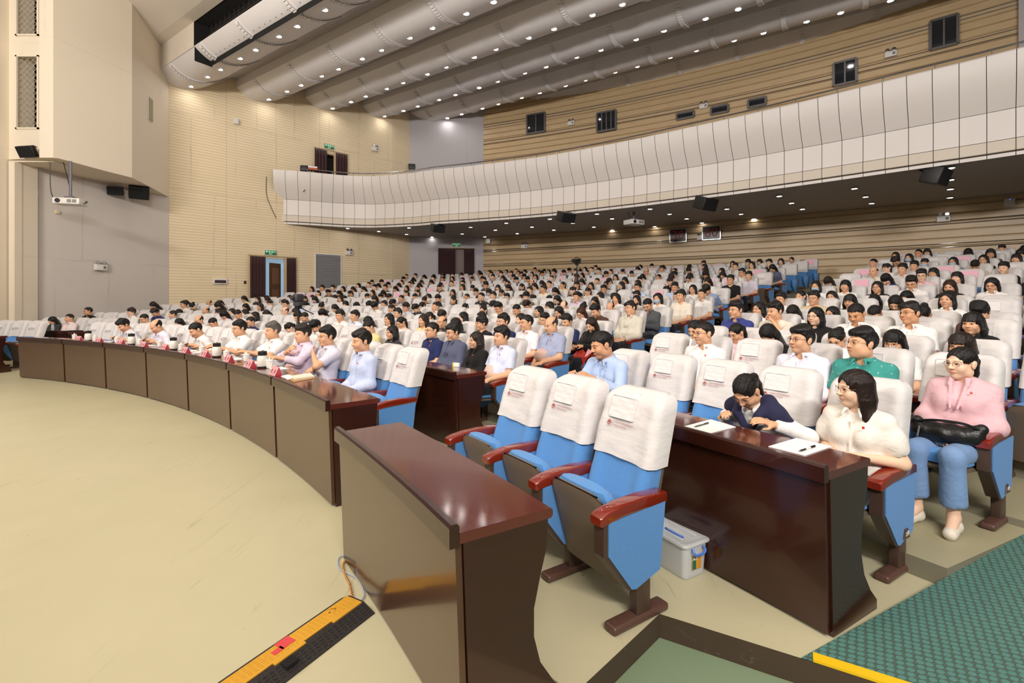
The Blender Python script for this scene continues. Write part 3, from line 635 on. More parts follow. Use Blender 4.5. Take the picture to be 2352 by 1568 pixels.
ARMS = {  # elbow and wrist for each arm (right first), in body space: x right, y forward, z up
    'lap': ((.205, .02, .665), (.07, .24, .60)), 'rest': ((.235, -.02, .675), (.20, .23, .655)),
    'desk': ((.22, .19, .79), (.11, .43, .85)), 'phone': ((.195, .08, .69), (.055, .29, .73)),
    'fold': ((.24, .07, .70), (-.05, .25, .74))}
def skel(P):
    g = .93 if P.get('sex') == 'f' else 1.0; a = math.radians(P.get('lean', -14)); J = {}
    pel = np.array([0, P.get('fwd', .05), .50]); d = np.array([0, math.sin(a), math.cos(a)]); sh = .166 * (1 if g == 1 else .86)
    J['pel'], J['waist'], J['chest'], J['neck'] = pel, pel + d * .15 * g, pel + d * .33 * g, pel + d * .485 * g
    na = a * .45 + math.radians(8); J['head'] = J['neck'] + g * np.array([0, math.sin(na) * .13 + .012, math.cos(na) * .135])
    J['R'] = rotm(P.get('yaw', 0), P.get('pitch', 0), P.get('roll', 0)); J['g'] = g; J['hs'] = .97 if g < 1 else 1.02
    J['head'] = J['head'] + J['R'] @ np.array([0, .012, 0]) + np.array([0, math.sin(math.radians(P.get('pitch', 0))) * .045, -abs(math.sin(math.radians(P.get('pitch', 0)))) * .02])
    arms = P.get('arms', 'lap'); arms = arms if isinstance(arms, (list, tuple)) else (arms, arms)
    for sgn, nm, am in ((1, 'r', arms[0]), (-1, 'l', arms[1])):
        J['sh' + nm] = J['neck'] + np.array([sgn * sh, -.0, -.055]) - d * .012
        if isinstance(am, str) and am in ARMS: e, w = ARMS[am]; e = np.array([sgn * e[0] * (g if am != 'rest' else 1), e[1], e[2]]); w = np.array([sgn * w[0], w[1], w[2]])
        else: e, w = np.array(am[0]), np.array(am[1])
        u = e - J['sh' + nm]; lu = np.linalg.norm(u); e = J['sh' + nm] + u / lu * min(max(lu, .24), .30); v = w - e; lv = np.linalg.norm(v); w = e + v / lv * min(max(lv, .20), .255)
        J['el' + nm], J['wr' + nm] = e, w
        sp = P.get('knees', .10)
        J['hip' + nm] = pel + np.array([sgn * .085, .0, -.01]); J['kn' + nm] = np.array([sgn * sp, .47 * g + .04, .50]); J['an' + nm] = np.array([sgn * sp, .45, .10]); J['to' + nm] = np.array([sgn * (sp + .02), .58, .035])
    if P.get('cross'):   # right leg over the left
        J['knr'] = np.array([-.02, .50, .60]); J['anr'] = np.array([-.16, .60, .22]); J['tor'] = np.array([-.20, .72, .18])
    return J
def grid_for(P, J, res, hres):
    h = J['head']; r = .15
    fx_ = [(h[0] - .105, h[0] + .105, hres)]; fy_ = [(h[1] - .125, h[1] + .15, hres)]; fz_ = [(h[2] - .155, h[2] + .14, hres)]
    return (axis(-.40, .40, res, fx_), axis(-.34, .80, res, fy_), axis(.0, h[2] + .17, res, fz_))
def hand_prims(F, w, e, palm_to, side, curl=.5, k=.006, hs=1.0):
    """palm, four separate fingers of unequal length and a thumb growing from wrist w; palm_to: where the palm looks"""
    d = w - e; d /= np.linalg.norm(d); pn = np.asarray(palm_to, float); pn = pn - d * (pn @ d); pn /= np.linalg.norm(pn); sd = np.cross(d, pn) * side
    c = w + d * .045 * hs
    for q in (-.024, -.008, .008, .024): F.cap(w + d * .012 + sd * q * .6, w + d * .085 * hs + sd * q, .0125, .0105, .012)
    for q, ln in ((-.028, .062), (-.0095, .076), (.0095, .082), (.028, .073)):
        b0 = w + d * .088 * hs + sd * q; ang = 0.0; dirv = d; p = b0
        for i, (fr, rr) in enumerate(((.45, .0088), (.32, .008), (.23, .0072))):
            ang += curl * (.75 if i == 0 else .95); dv = d * math.cos(ang) + pn * math.sin(ang); p2 = p + dv * ln * fr * hs; F.cap(p, p2, rr, rr * .94, .004); p = p2
    t0 = w + d * .022 + sd * .027; t1 = t0 + (d * .7 + sd * .6 + pn * .35) * .045 * hs; t2 = t1 + (d * .85 + sd * (.15 - curl * .4) + pn * .45) * .035 * hs
    F.cap(t0, t1, .0125, .0105, .012); F.cap(t1, t2, .0098, .008, .004)
def head_prims(F, J, P):
    h, R, s = J['head'], J['R'], J['hs']; fem = J['g'] < 1
    def pt(*p): return h + R @ (np.array(p) * s)
    def E(c, r, k=.02, mode='u'): F.ell(pt(*c), np.array(r) * s, k, R, mode)
    def Cp(a, b, ra, rb, k=.01, mode='u'): F.cap(pt(*a), pt(*b), ra * s, rb * s, k, mode)
    E((0, -.014, .034), (.075, .094, .082), .01); E((0, .022, -.030), (.061 if not fem else .058, .066, .080), .03)
    E((0, .056, -.090), (.026 if not fem else .020, .022, .020), .03)
    for x in (-1, 1):
        E((x * .036, .054, -.028), (.027, .030, .030), .025); E((x * .052, .0, -.062), (.016, .03, .026), .03)
    fat = P.get('fat', 0)
    if fat: E((0, .02, -.062), (.066 + fat * .01, .062, .052), .03)
    for x in (-1, 1): Cp((x * .014, .085, .024), (x * .048, .068, .026), .0085, .008, .014)
    for x in (-1, 1): E((x * .031, .095, .006), (.017, .014, .011), .010, 's')
    for x in (-1, 1):
        E((x * .031, .0755, .005), (.0150, .0125, .0115), .003); Cp((x * .018, .0835, .0105), (x * .043, .0775, .0115), .0045, .004, .005); Cp((x * .020, .0825, -.004), (x * .042, .0775, -.003), .0036, .0034, .005)
    Cp((0, .086, .018), (0, .103, -.022), .0075, .0115, .012); E((0, .106, -.024), (.011, .010, .0095), .006)
    for x in (-1, 1): E((x * .0125, .096, -.027), (.0085, .010, .0075), .006)
    Cp((-.019, .083, -.0535), (.019, .083, -.0535), .0062, .0062, .006); E((0, .0885, -.0525), (.014, .0075, .005), .005); E((0, .0865, -.0625), (.0165, .0075, .006), .006)
    for x in (-1, 1):
        E((x * .077, -.010, -.002), (.0085, .019, .031), .006); E((x * .083, -.016, .008), (.005, .015, .022), .004)
    nk = J['neck']; F.cap(h + R @ np.array([0, -.028, -.06]) * s, nk + np.array([0, .0, -.01]), .050 if not fem else .043, .060 if not fem else .050, .03)
SK = np.array(srgb('e0ac88'))
def skin_cols(V, J, P):
    q = (V - J['head']) @ J['R'] / J['hs']; x, y, z = np.abs(q[:, 0]), q[:, 1], q[:, 2]; n = len(V)
    c = np.tile(np.array([1., 1., 1.]), (n, 1))
    def blend(m, col): c[:] = c * (1 - m[:, None]) + np.array(col) * m[:, None]
    g = lambda cx, cy, cz, rx, ry, rz, sharp=3: np.clip((1.25 - np.sqrt(((x - cx) / rx) ** 2 + ((y - cy) / ry) ** 2 + ((z - cz) / rz) ** 2)) * sharp, 0, 1)
    blend(g(.042, .06, -.03, .028, .03, .026, 1.2) * .25, (1.0, .78, .74))
    blend(g(0, .09, -.0575, .022, .016, .0085) * (.55 if J['g'] == 1 else .8), (.80, .42, .42))
    blend(g(0, .093, -.0572, .019, .02, .0013, 4) * .8, (.30, .14, .13))
    blend(g(.031, .088, .0045, .0155, .014, .0058, 3.2), (.88, .86, .88) if not P.get('closed') else (.85, .75, .72))
    if not P.get('closed'): blend(g(.031, .09, .0047, .0066, .014, .0063, 5), (.035, .025, .02))
    blend(g(.0315, .088, .0112, .0175, .016, .0024, 3), (.08, .05, .045))
    blend(g(.032, .082, .0275, .0195, .02, .0042 if J['g'] == 1 else .003, 2.5) * .85, (.10, .07, .06))
    blend(g(.008, .1, -.0325, .006, .01, .003, 3) * .6, (.45, .25, .2))
    return c
def torso_prims(F, J, P, off, sleeves, neck=True):
    g = J['g']; d = J['chest'] - J['pel']; d = d / np.linalg.norm(d); fem = g < 1; fw = np.array([0, d[2], -d[1]])
    fat = P.get('fat', 0); o = off
    for x in (-1, 1):
        F.cap(J['pel'] + [x * .085, -.0, .0], J['waist'] + [x * .06 * g, 0, 0], .104 * g + o, (.088 + .022 * fat) * g + o, .05)
        F.cap(J['waist'] + [x * .06 * g, 0, 0], J['chest'] + [x * .078 * g, 0, 0], (.088 + .022 * fat) * g + o, (.097 if not fem else .088) + o, .05)
        F.cap(J['chest'] + [x * .078 * g, 0, 0], J['neck'] + [x * .05, -.004, -.045], .090 * g + o, .054 * g + o, .05)
        if fem: F.ell(J['chest'] + [x * .062, 0, 0] + fw * .068 - d * .03, (.050 + o, .044 + o, .050 + o), .04)
    if fat: F.ell(J['waist'] + fw * (.05 + .05 * fat), (.12 + .03 * fat, .09 + .05 * fat, .12), .05)
    for n, sg in (('r', 1), ('l', -1)):
        F.cap(J['neck'] + [sg * .03, -.004, -.028], J['sh' + n] + [0, 0, .004], .044 * g + o, .050 * g + o, .05)
        a, e, w = J['sh' + n], J['el' + n], J['wr' + n]
        if sleeves == 'skin':
            F.cap(a, e, .050 * g, .041 * g, .03); F.cap(e, w, .042 * g, .026 * g, .02)
        elif sleeves == 'short':
            c = a + (e - a) * .78; n_ = (e - a) / np.linalg.norm(e - a); F.cap(a, e, .051 * g + o, .055 * g + o, .03, cut=(c, n_))
        elif sleeves == 'puff':
            c = a + (e - a) * .72; n_ = (e - a) / np.linalg.norm(e - a); F.cap(a, e, .060 * g + o, .058 * g + o, .03, cut=(c, n_)); F.ell(a + (e - a) * .45, (.072, .072, .085), .03); F.cap(a + (e - a) * .66, a + (e - a) * .80, .056, .055, .008, cut=(a + (e - a) * .80, n_))
        else:
            F.cap(a, e, .050 * g + o, .043 * g + o, .03); n_ = (w - e) / np.linalg.norm(w - e); c = e + (w - e) * (.62 if sleeves == 'rolled' else .95); F.cap(e, w, .049 * g + o, .036 * g + o, .03, cut=(c, n_))
            F.ell(e, (.050 * g + o,) * 3, .03)
def build_body(P, res=.014, hres=.007):
    J = skel(P); F = Fld(*grid_for(P, J, res, hres)); head_prims(F, J, P)
    torso_prims(F, J, P, -.010, 'skin')
    for n in 'rl':
        F.cap(J['hip' + n], J['kn' + n], .078, .055, .03); F.cap(J['kn' + n], J['an' + n], .052, .034, .03)
        if res <= .016: F.cap(J['an' + n], J['to' + n], .036, .028, .02)
    V, Q = nets(F); cols = skin_cols(V, J, P)
    # hands on their own finer grid, welded over the wrists in the same mesh
    for n, sg in (('r', 1), ('l', -1)):
        w, e = J['wr' + n], J['el' + n]; hr = P.get('handres', .009 if res > .01 else .005); lo, hi = w - .20, w + .20
        G = Fld(np.arange(lo[0], hi[0], hr), np.arange(lo[1], hi[1], hr), np.arange(lo[2], hi[2], hr))
        pt_ = P.get('palm_' + n, (-sg * .5, .1, -.8)); G.cap(w - (w - e) / np.linalg.norm(w - e) * .05, w + (w - e) / np.linalg.norm(w - e) * .015, .029 * J['g'], .025 * J['g'], .01)
        hand_prims(G, w, e, pt_, -sg, P.get('curl_' + n, .45)); v, q = nets(G); Q = np.concatenate([Q, q + len(V)]); V = np.concatenate([V, v]); cols = np.concatenate([cols, np.tile([1., .97, .96], (len(v), 1))])
    return V, Q, cols, J
def build_top(P, res=.014):
    J = skel(P); top = P.get('top', 'shirt'); slv = P.get('sleeves', 'short')
    nk = J['neck']; fine = [(nk[2] - .10, nk[2] + .09, res * .6)]
    F = Fld(axis(-.42, .42, res, [(-.12, .12, res * .6)]), axis(-.34, .62, res, [(nk[1] - .1, nk[1] + .14, res * .6)]), axis(.36, nk[2] + .12, res, fine))
    torso_prims(F, J, P, .006 if top != 'jacket' else .014, slv); a = math.radians(P.get('lean', -14)); d = np.array([0, math.sin(a), math.cos(a)]); fw = np.array([0, d[2], -d[1]]); g = J['g']
    r = .060 if g == 1 else .052
    F.cap(nk - d * .01, nk + d * .3, r, r + .02, .012, 's')
    if top in ('shirt', 'jacket'):     # open neck in front
        depth = .075 if top == 'shirt' else .20
        F.cap(nk + fw * .075 + d * .02, nk + fw * (.135 if top == 'shirt' else .16) - d * depth, .030, .004 if top == 'shirt' else .012, .008, 's')
        cs = []                          # collar: a folded band round the neck
        for i in range(25):
            t = math.pi * (.19 + 1.62 * i / 24) - math.pi / 2 + math.pi
            cs.append(nk + np.array([math.sin(t) * 0, 0, 0]))
        for i in range(18):
            t0, t1 = [math.radians(35 + 290 * j / 18) for j in (i, i + 1)]
            p = [nk + np.array([math.sin(t) * (r + .007), 0, 0]) + fw * (math.cos(t) * (r + .013) + .010) + d * (.020 - .016 * math.cos(t)) for t in (t0, t1)]
            F.cap(p[0], p[1], .009, .009, .008); q = [x - d * .016 + (x - nk - d * ((x - nk) @ d)) * .10 for x in p]; F.cap(q[0], q[1], .010, .010, .010)
        for sg in (-1, 1):               # collar points
            b = nk + np.array([sg * .038, 0, 0]) + fw * (r + .025) + d * .002; F.cap(b, b + np.array([sg * .018, 0, 0]) + fw * .022 - d * .048, .012, .006, .008)
        if top == 'shirt': F.cap(nk + fw * .09 - d * .07, J['waist'] + fw * (.105 + P.get('fat', 0) * .06), .008, .008, .012)
    if top == 'jacket':
        for sg in (-1, 1): F.cap(nk + np.array([sg * .05, 0, 0]) + fw * .075, nk + np.array([sg * .02, 0, 0]) + fw * .14 - d * .22, .014, .010, .012)
    if top == 'tee': F.cap(nk + fw * .03 + d * .02, nk + fw * .09 - d * .02, .045, .03, .02, 's')
    return nets(F)
def build_legs(P, res=.016):
    J = skel(P); F = Fld(axis(-.32, .32, res), axis(-.2, .85, res), axis(.05, .75, res)); F.ell(J['pel'] + [0, .0, -.02], (.17, .13, .11), .04)
    for n in 'rl':
        F.cap(J['hip' + n], J['kn' + n], .092, .066, .03); e = J['kn' + n] + (J['an' + n] - J['kn' + n]) * P.get('leglen', .92); nn = (J['an' + n] - J['kn' + n]); nn = nn / np.linalg.norm(nn); F.cap(J['kn' + n], J['an' + n], .066, .056 + P.get('flare', 0), .03, cut=(e, nn))
    return nets(F)
def build_shoes(P, res=.010):
    J = skel(P); F = Fld(axis(-.35, .35, res), axis(.30, .85, res), axis(-.02, .34, res))
    for n in 'rl':
        a, t = J['an' + n], J['to' + n]; dn = (t - a); dn[2] = 0 if not P.get('cross') or n == 'l' else dn[2]; z = a[2] - .055
        F.cap([a[0], a[1] - .02, z], [t[0], t[1], z - .012 + (t[2] - .035)], .040, .038, .02); F.cap([a[0], a[1] - .01, z], [a[0], a[1] - .005, z + .035], .040, .036, .02)
    return nets(F)
def build_hair(kind, res=.007, bangs=False):
    """hair in the head's own space"""
    lowz = {'long': -.34, 'wavy': -.32, 'bob': -.17, 'pony': -.26, 'mid': -.24}.get(kind, -.12)
    F = Fld(axis(-.15, .15, res), axis(-.19, .14, res), axis(lowz - .03, .19, res))
    def strands(amp): return lambda d, x, y, z: d + amp * np.sin(np.arctan2(x, y + .03) * 46 + 5 * np.sin(z * 31)) + amp * .8 * np.sin(x * 260 + 9 * z * 8)
    face = lambda k=.008, r=(.060, .085, .098), c=(0, .098, -.028): F.ell(c, r, k, mode='s')
    if kind in ('short', 'crop', 'side', 'bowl', 'bald', 'spiky'):
        r = {'short': (.083, .104, .096), 'crop': (.0795, .099, .090), 'side': (.084, .105, .097), 'bowl': (.087, .108, .099), 'bald': (.0795, .099, .088), 'spiky': (.084, .104, .098)}[kind]
        fz = {'bowl': .030, 'bald': .085}.get(kind, .060)
        yy = [-.13, -.085, -.045, -.02, .012, .022, .045, .062, .14]; zz = [-.062, -.058, -.036, -.012, -.022, .02, fz - .012, fz, fz + .004]
        def cut(d, x, y, z):
            d = strands(.0018)(d, x, y, z); lim = np.interp(y + 0 * z, yy, zz) + .004 * np.sin(x * 190 + y * 60); d = np.maximum(d, (lim - z) * .8)
            if kind == 'bald': d = np.maximum(d, np.minimum(.9 * (z - .052), y * .0 + z - .02 + .0) if False else (z - .060 + np.clip(y, -.05, .05) * .5) * .9)
            return d
        F.ell((0, -.012, .036), r, .004, flt=cut)
        if kind in ('short', 'side', 'spiky', 'bowl'):
            x0 = .02 if kind == 'side' else 0.0
            for q in range(7):
                a = -.054 + .018 * q; F.cap((a * 1.0, -.02, .119 - 5 * a * a), (a * .9 + x0, .068 - 4 * a * a, .090 + .008 * math.cos(q * 2.1) - 3 * a * a), .022, .013 if kind != 'spiky' else .009, .03)
    else:
        tight = kind in ('pony', 'bun'); r = (.080, .100, .092) if tight else (.086, .106, .097)
        F.ell((0, -.012, .036), r, .004, flt=lambda d, x, y, z: np.maximum(strands(.0016)(d, x, y, z), (-.075 - z) if not tight else (np.interp(y + 0 * z, [-.13, -.03, -.01, .14], [-.05, -.02, .0, .02]) - z) * .8))
        if kind in ('long', 'wavy', 'mid', 'bob'):
            zb = {'long': -.30, 'wavy': -.27, 'mid': -.20, 'bob': -.115}[kind]; wv = .012 if kind == 'wavy' else 0
            for q in range(27):
                t = math.radians(70 + 220 * q / 26); x, y = math.sin(t), math.cos(t)
                rr = .074; p0 = (x * rr, y * .085 - .012, .05); p1 = (x * (rr + .014 + wv), y * .090 - .016, -.06); p2 = (x * (rr + .016) + wv * math.sin(q * 2.3), y * .075 - .020, zb + .022 * math.cos(q * 1.7))
                rv = 1 + .18 * math.sin(q * 2.9); F.cap(p0, p1, .017, .0165 * rv, .010); F.cap(p1, p2, .0165 * rv, .008 if kind != 'bob' else .013, .007)
            F.ell((0, -.045, -.06), (.080, .062, .12 if kind != 'bob' else .06), .02)
        if kind == 'pony':
            pts = [(0, -.098, .045), (0, -.128, .01), (.01, -.132, -.08), (.015, -.118, -.2)]
            for a, b_, ra, rb in zip(pts, pts[1:], (.020, .028, .027), (.028, .027, .012)): F.cap(a, b_, ra, rb, .012)
        if kind == 'bun': F.ell((0, -.106, .065), (.042, .036, .042), .01, flt=strands(.002))
        face()
        for x in (-1, 1): F.ell((x * .078, .005, -.012), (.02, .018, .03), .006, mode='s') if tight else None
    if bangs:
        for q in range(9):
            a = -.056 + .014 * q; F.cap((a * .8, .055 - 3 * a * a, .105 - 4 * a * a), (a * 1.05, .094 - 7 * a * a, .036 + .006 * math.cos(q * 2.6)), .016, .008, .01)
    return nets(F)
def glasses_mesh(M, full=True, r=.0013):
    b = MB()
    for sg in (-1, 1):
        b.tube([(sg * .033 + .0215 * math.cos(t) * (1), .1005 - .006 * abs(math.cos(t) * .5 + sg * .5 * 0) - (.010 if sg * math.cos(t) > .6 else 0), .004 + .0185 * math.sin(t)) for t in [2 * math.pi * i / 20 for i in range(20)]], r, 5, closed=True)
        b.tube([(sg * .0545, .090, .008), (sg * .070, .06, .010), (sg * .080, -.01, .010)], r, 5)
    b.tube([(-.0125, .1015, .008), (0, .106, .010), (.0125, .1015, .008)], r, 5)
    return b.mesh('glasses', M, smooth=True)
def mask_geo():
    F = Fld(axis(-.1, .1, .007), axis(-.02, .15, .007), axis(-.13, .03, .007)); F.ell((0, .045, -.052), (.066, .068, .054), .004, flt=lambda d, x, y, z: np.maximum(np.maximum(d, .03 - y), z + .012)); return nets(F)
M_frame = mat('glasses_metal', '8a7460', .3, metal=.8); M_framed = mat('glasses_dark', '1c1614', .35)
CACHE = {}
def mesh_of(key, fn, name, mat_, cols=False):
    if key not in CACHE:
        r = fn(); CACHE[key] = np_mesh(name, r[0], r[1], mat_, r[2] if cols else None)
    return CACHE[key]
def head_matrix(J): 
    m = Matrix.Identity(4)
    for i in range(3):
        for j in range(3): m[i][j] = J['R'][i, j] * J['hs']
        m[i][3] = J['head'][i]
    return m
G_MESH = {}
SKIN_T = ['e3b08c', 'dba682', 'e6b795', 'd39b75', 'ecc2a4']
def person(P, loc, rz, label, group=None, res=.014, hres=.007, key=None, legs=True, scale=1.0):
    """a seated person: the body is the thing, hair, clothes and glasses are its parts"""
    kb = (P.get('sex'), P.get('lean', -14), P.get('yaw', 0), P.get('pitch', 0), P.get('roll', 0), str(P.get('arms', 'lap')), P.get('fat', 0), P.get('closed', 0), res, hres, P.get('fwd', .05), P.get('cross', 0), key)
    J = skel(P); me = mesh_of(('body',) + kb, lambda: build_body(P, res, hres), 'person_body', M_skin, True)
    o = obj_of('person', me, None, loc, rz, srgb(P.get('skin', 'e0ac88'))); o.scale = (scale,) * 3; tag(o, label, 'person', group)
    tp = (P.get('top', 'shirt'), P.get('sleeves', 'short'))
    obj_of({'jacket': 'jacket', 'tee': 't_shirt'}.get(tp[0], 'shirt'), mesh_of(('top',) + tp + kb, lambda: build_top(P, min(res, .014)), 'shirt', M_cloth), o, color=srgb(P.get('cloth', 'f0ece8')))
    if P.get('inner'):
        Pi = dict(P, top='tee', sleeves='short'); kk = ('in',) + kb
        def inn():
            J = skel(Pi); F = Fld(axis(-.3, .3, .014), axis(-.3, .3, .014), axis(.4, 1.15, .010)); torso_prims(F, J, Pi, .000, 'none2'); a = math.radians(P.get('lean', -14)); d = np.array([0, math.sin(a), math.cos(a)]); nk = J['neck']; fw = np.array([0, d[2], -d[1]])
            F.cap(nk - d * .01, nk + d * .3, .054, .07, .012, 's'); F.cap(nk + fw * .03 + d * .02, nk + fw * .09 - d * .02, .05, .03, .02, 's'); return nets(F)
        obj_of('inner_shirt', mesh_of(kk, inn, 'inner_shirt', M_cloth), o, color=srgb(P['inner']))
    if legs:
        kl = ('legs', P.get('fwd', .05), P.get('cross', 0), P.get('knees', .1), P.get('leglen', .92), P.get('flare', 0), P.get('sex'))
        obj_of('trousers', mesh_of(kl, lambda: build_legs(P, P.get('legres', .018)), 'trousers', M_cloth), o, color=srgb(P.get('legs', '1d1d24')))
        obj_of('shoes', mesh_of(('shoes',) + kl, lambda: build_shoes(P), 'shoes', M_cloth), o, color=srgb(P.get('shoes', '181616')))
    hk = (P.get('hair', 'short'), P.get('bangs', False), .004 if hres < .006 else .007)
    hm = mesh_of(('hair',) + hk, lambda: build_hair(hk[0], hk[2], hk[1]), 'hair', M_hair); HM = head_matrix(J)
    h = obj_of('hair', hm, o, color=srgb(P.get('haircol', '17110f'))); h.matrix_local = HM
    if P.get('glasses'):
        gk = P['glasses']
        if gk not in G_MESH: G_MESH[gk] = glasses_mesh(M_framed if gk == 'dark' else M_frame, r=.0014 if gk == 'dark' else .0011)
        q = obj_of('glasses', G_MESH[gk], o); q.matrix_local = HM
    if P.get('mask'):
        q = obj_of('face_mask', mesh_of(('mask',), mask_geo, 'face_mask', M_cloth), o, color=srgb('a9c4dc')); q.matrix_local = HM
    if P.get('badge'):
        if 'badge' not in G_MESH: G_MESH['badge'] = MB().rbox((0, 0, 0), (.014, .004, .016), .002).mesh('badge', mat('badge_red', 'c8351e', .4), True)
        a = math.radians(P.get('lean', -14)); d = np.array([0, math.sin(a), math.cos(a)]); fw = np.array([0, d[2], -d[1]])
        q = obj_of('badge', G_MESH['badge'], o); p = J['chest'] + d * .05 + fw * (.118 if J['g'] == 1 else .135) + np.array([-.085, 0, 0]); q.location = p; q.rotation_euler = (-a, 0, .5)
    return o, J
# ================================================================== auditorium chairs
def slab_rows(secs, nf=19, nb=7):
    """secs: list of (centre y, z, half width, front depth fn(u), back depth); returns closed loops"""
    out = []
    for (y, z, hw, fd, bd) in secs:
        L = [(hw * u, y + fd(u), z) for u in np.linspace(1, -1, nf)] + [(hw * u, y - bd, z) for u in np.linspace(-.97, .97, nb)]
        out.append([Vector(p) for p in L])
    return out
def capped(b, rows):
    b.grid(rows, close=True); m = len(rows[0]); o = len(b.v) - m * len(rows)
    b.f.append(tuple(o + i for i in range(m))); b.mi.append(b.cur); b.f.append(tuple(o + (len(rows) - 1) * m + i for i in range(m - 1, -1, -1))); b.mi.append(b.cur)
def sstep(a, b, x): t = min(1, max(0, (x - a) / (b - a))); return t * t * (3 - 2 * t)
def back_y(z): return -.085 - .235 * (z - .38) / .72          # centre line of the reclined back
def make_chair_meshes():
    D = {}
    # backrest: two side bolsters, hollow middle, rounded top
    secs = []
    for z in np.linspace(.36, 1.085, 22):
        t = (z - .36) / .725; hw = .232 - .02 * t - (.17 * max(0, (t - .86) / .14) ** 2.4)
        fd = lambda u, t=t: .052 + .030 * sstep(.45, .75, abs(u)) * (1 - .55 * t) - .045 * sstep(.86, 1, abs(u)) - (.02 if t > .95 else 0)
        secs.append((back_y(z), z, hw, fd, .045))
    b = MB(); capped(b, slab_rows(secs)); D['backrest'] = b.mesh('backrest', M_blue, True, 50)
    secs = [(back_y(z) - .05, z, .226 - .02 * (z - .3) / .7, lambda u: .012, .018 + .01 * math.sin(3 * z)) for z in np.linspace(.30, .98, 10)]
    b = MB(); capped(b, slab_rows(secs, 9)); D['back_shell'] = b.mesh('back_shell', M_brown, True, 40)
    # cloth cover pulled over the top
    for var in range(3):
        r = random.Random(40 + var); secs = []; zs = list(np.linspace(.735, 1.06, 13)) + [1.08, 1.095, 1.105, 1.11]
        for z in zs:
            t = (z - .735) / .375; hw = .229 - .016 * t
            if z > 1.02: q = (z - 1.02) / .09; hw -= .062 * q ** 3.4 + .006 * q
            th = .0 if z < 1.05 else (z - 1.05) / .06
            wob = [r.uniform(-.004, .004) for _ in range(4)]
            fd = lambda u, th=th, t=t, wob=wob: (.072 + .010 * sstep(.5, .8, abs(u)) - .045 * sstep(.88, 1, abs(u)) + wob[0] * math.sin(u * 4 + wob[1] * 900) + .003 * math.sin(u * 9 + t * 12 + var * 2)) * (1 - .62 * th ** 2)
            secs.append((back_y(z) - .02 * th, z + (0.016 * (1 if True else 0) if False else 0), hw + .008, fd, .068 * (1 - .6 * th ** 2)))
        rows = slab_rows(secs, 23, 11)
        # the hem hangs lower at the back
        for v in rows[0]: v.z += -.006 + .006 * math.sin(v.x * 9 + var)
        b = MB(); b.grid(rows, close=True); m = len(rows[0]); o = (len(rows) - 1) * m; b.f.append(tuple(o + i for i in range(m))); b.mi.append(0)
        D['cover%d' % var] = b.mesh('headrest_cover', M_cover, True, 60)
    # pocket and print sit on the cover's front plane
    al = math.atan2(.235, .72); fwd = Vector((0, math.cos(al), math.sin(al))); upv = Vector((0, -math.sin(al), math.cos(al)))
    def cp(x, z, off=0.0): return Vector((x, back_y(z) + .0765, z)) + fwd * off
    b = MB(); P = [(-.045, 1.062), (.138, 1.062), (.138, .940), (-.045, .940)]
    rows = [[cp(-.045 + .183 * i / 12, 1.062 - .122 * j / 6, .007 + .0025 * math.sin(i * .9 + j * 2.1)) for i in range(13)] for j in range(7)]
    b.grid(rows); b.grid([[cp(-.045 + .183 * i / 12, z, o_) for i in range(13)] for z, o_ in ((1.062, .0085), (1.062, -.02))]); b.grid([[cp(x, 1.062 - .122 * j / 6, o_) for j in range(7)] for x, o_ in ((-.045, .009), (-.045, -.02))]); b.grid([[cp(x, 1.062 - .122 * j / 6, o_) for j in range(7)] for x, o_ in ((.138, .009), (.138, -.02))])
    b.grid([[cp(-.045 + .183 * i / 12, .940, o_) for i in range(13)] for o_ in (.0085, -.02)])
    for (xa, za, xb, zb) in ((-.045, 1.062, .138, 1.062), (-.045, .940, .138, .940), (-.045, 1.062, -.045, .940), (.138, 1.062, .138, .940)): b.tube([cp(xa + (xb - xa) * i / 8, za + (zb - za) * i / 8, .0085) for i in range(9)], .0022, 5)
    D['pocket'] = b.mesh('pocket', M_pocket, True, 40)
    # round emblem: ring, disc with a white hill cut into it, two lines of red characters
    ex, ez = .122, .905; b = MB(); f3 = lambda x, z, o_: cp(x, z, o_)
    def ring(r0, r1, n=28): b.grid([[f3(ex + r * math.cos(2 * math.pi * i / n), ez + r * math.sin(2 * math.pi * i / n), .0105) for i in range(n + 1)] for r in (r0, r1)])
    ring(.0185, .0198); n = 24
    dsc = [(.0135 * math.cos(2 * math.pi * i / n), .0135 * math.sin(2 * math.pi * i / n)) for i in range(n)]
    hill = [(-.008, -.007), (-.005, -.001), (-.002, .0005), (0, .003), (.002, .0005), (.005, -.001), (.008, -.007)]
    ring(.0095, .0135, 24)
    b.add([f3(ex + x, ez + z, .0105) for x, z in [(-.0096, 0), (-.005, .0085), (0, .0098), (.005, .0085), (.0096, 0)] + [(.005, -.001), (.002, .0005), (0, .003), (-.002, .0005), (-.005, -.001)]], [tuple(range(10))])
    em = b; TX = []
    for body, z, sz in (('广州医科大学教育发展基金会', .914, .0122), ('广州医科大学校友会', .895, .0122)):
        tm = text_mesh(body, sz, M_red, 0, name='print_text'); M4 = Matrix(((-1, 0, 0, ex - .027), (0, upv.y, fwd.y, cp(0, z, .0105).y), (0, upv.z, fwd.z, cp(0, z, .0105).z), (0, 0, 0, 1)))
        tm.transform(M4); TX.append(tm)
    me = em.mesh('emblem', M_red, fix=False); bm = bmesh.new(); bm.from_mesh(me)
    for t in TX: bm.from_mesh(t)
    bm.to_mesh(me); bm.free(); D['emblem'] = me
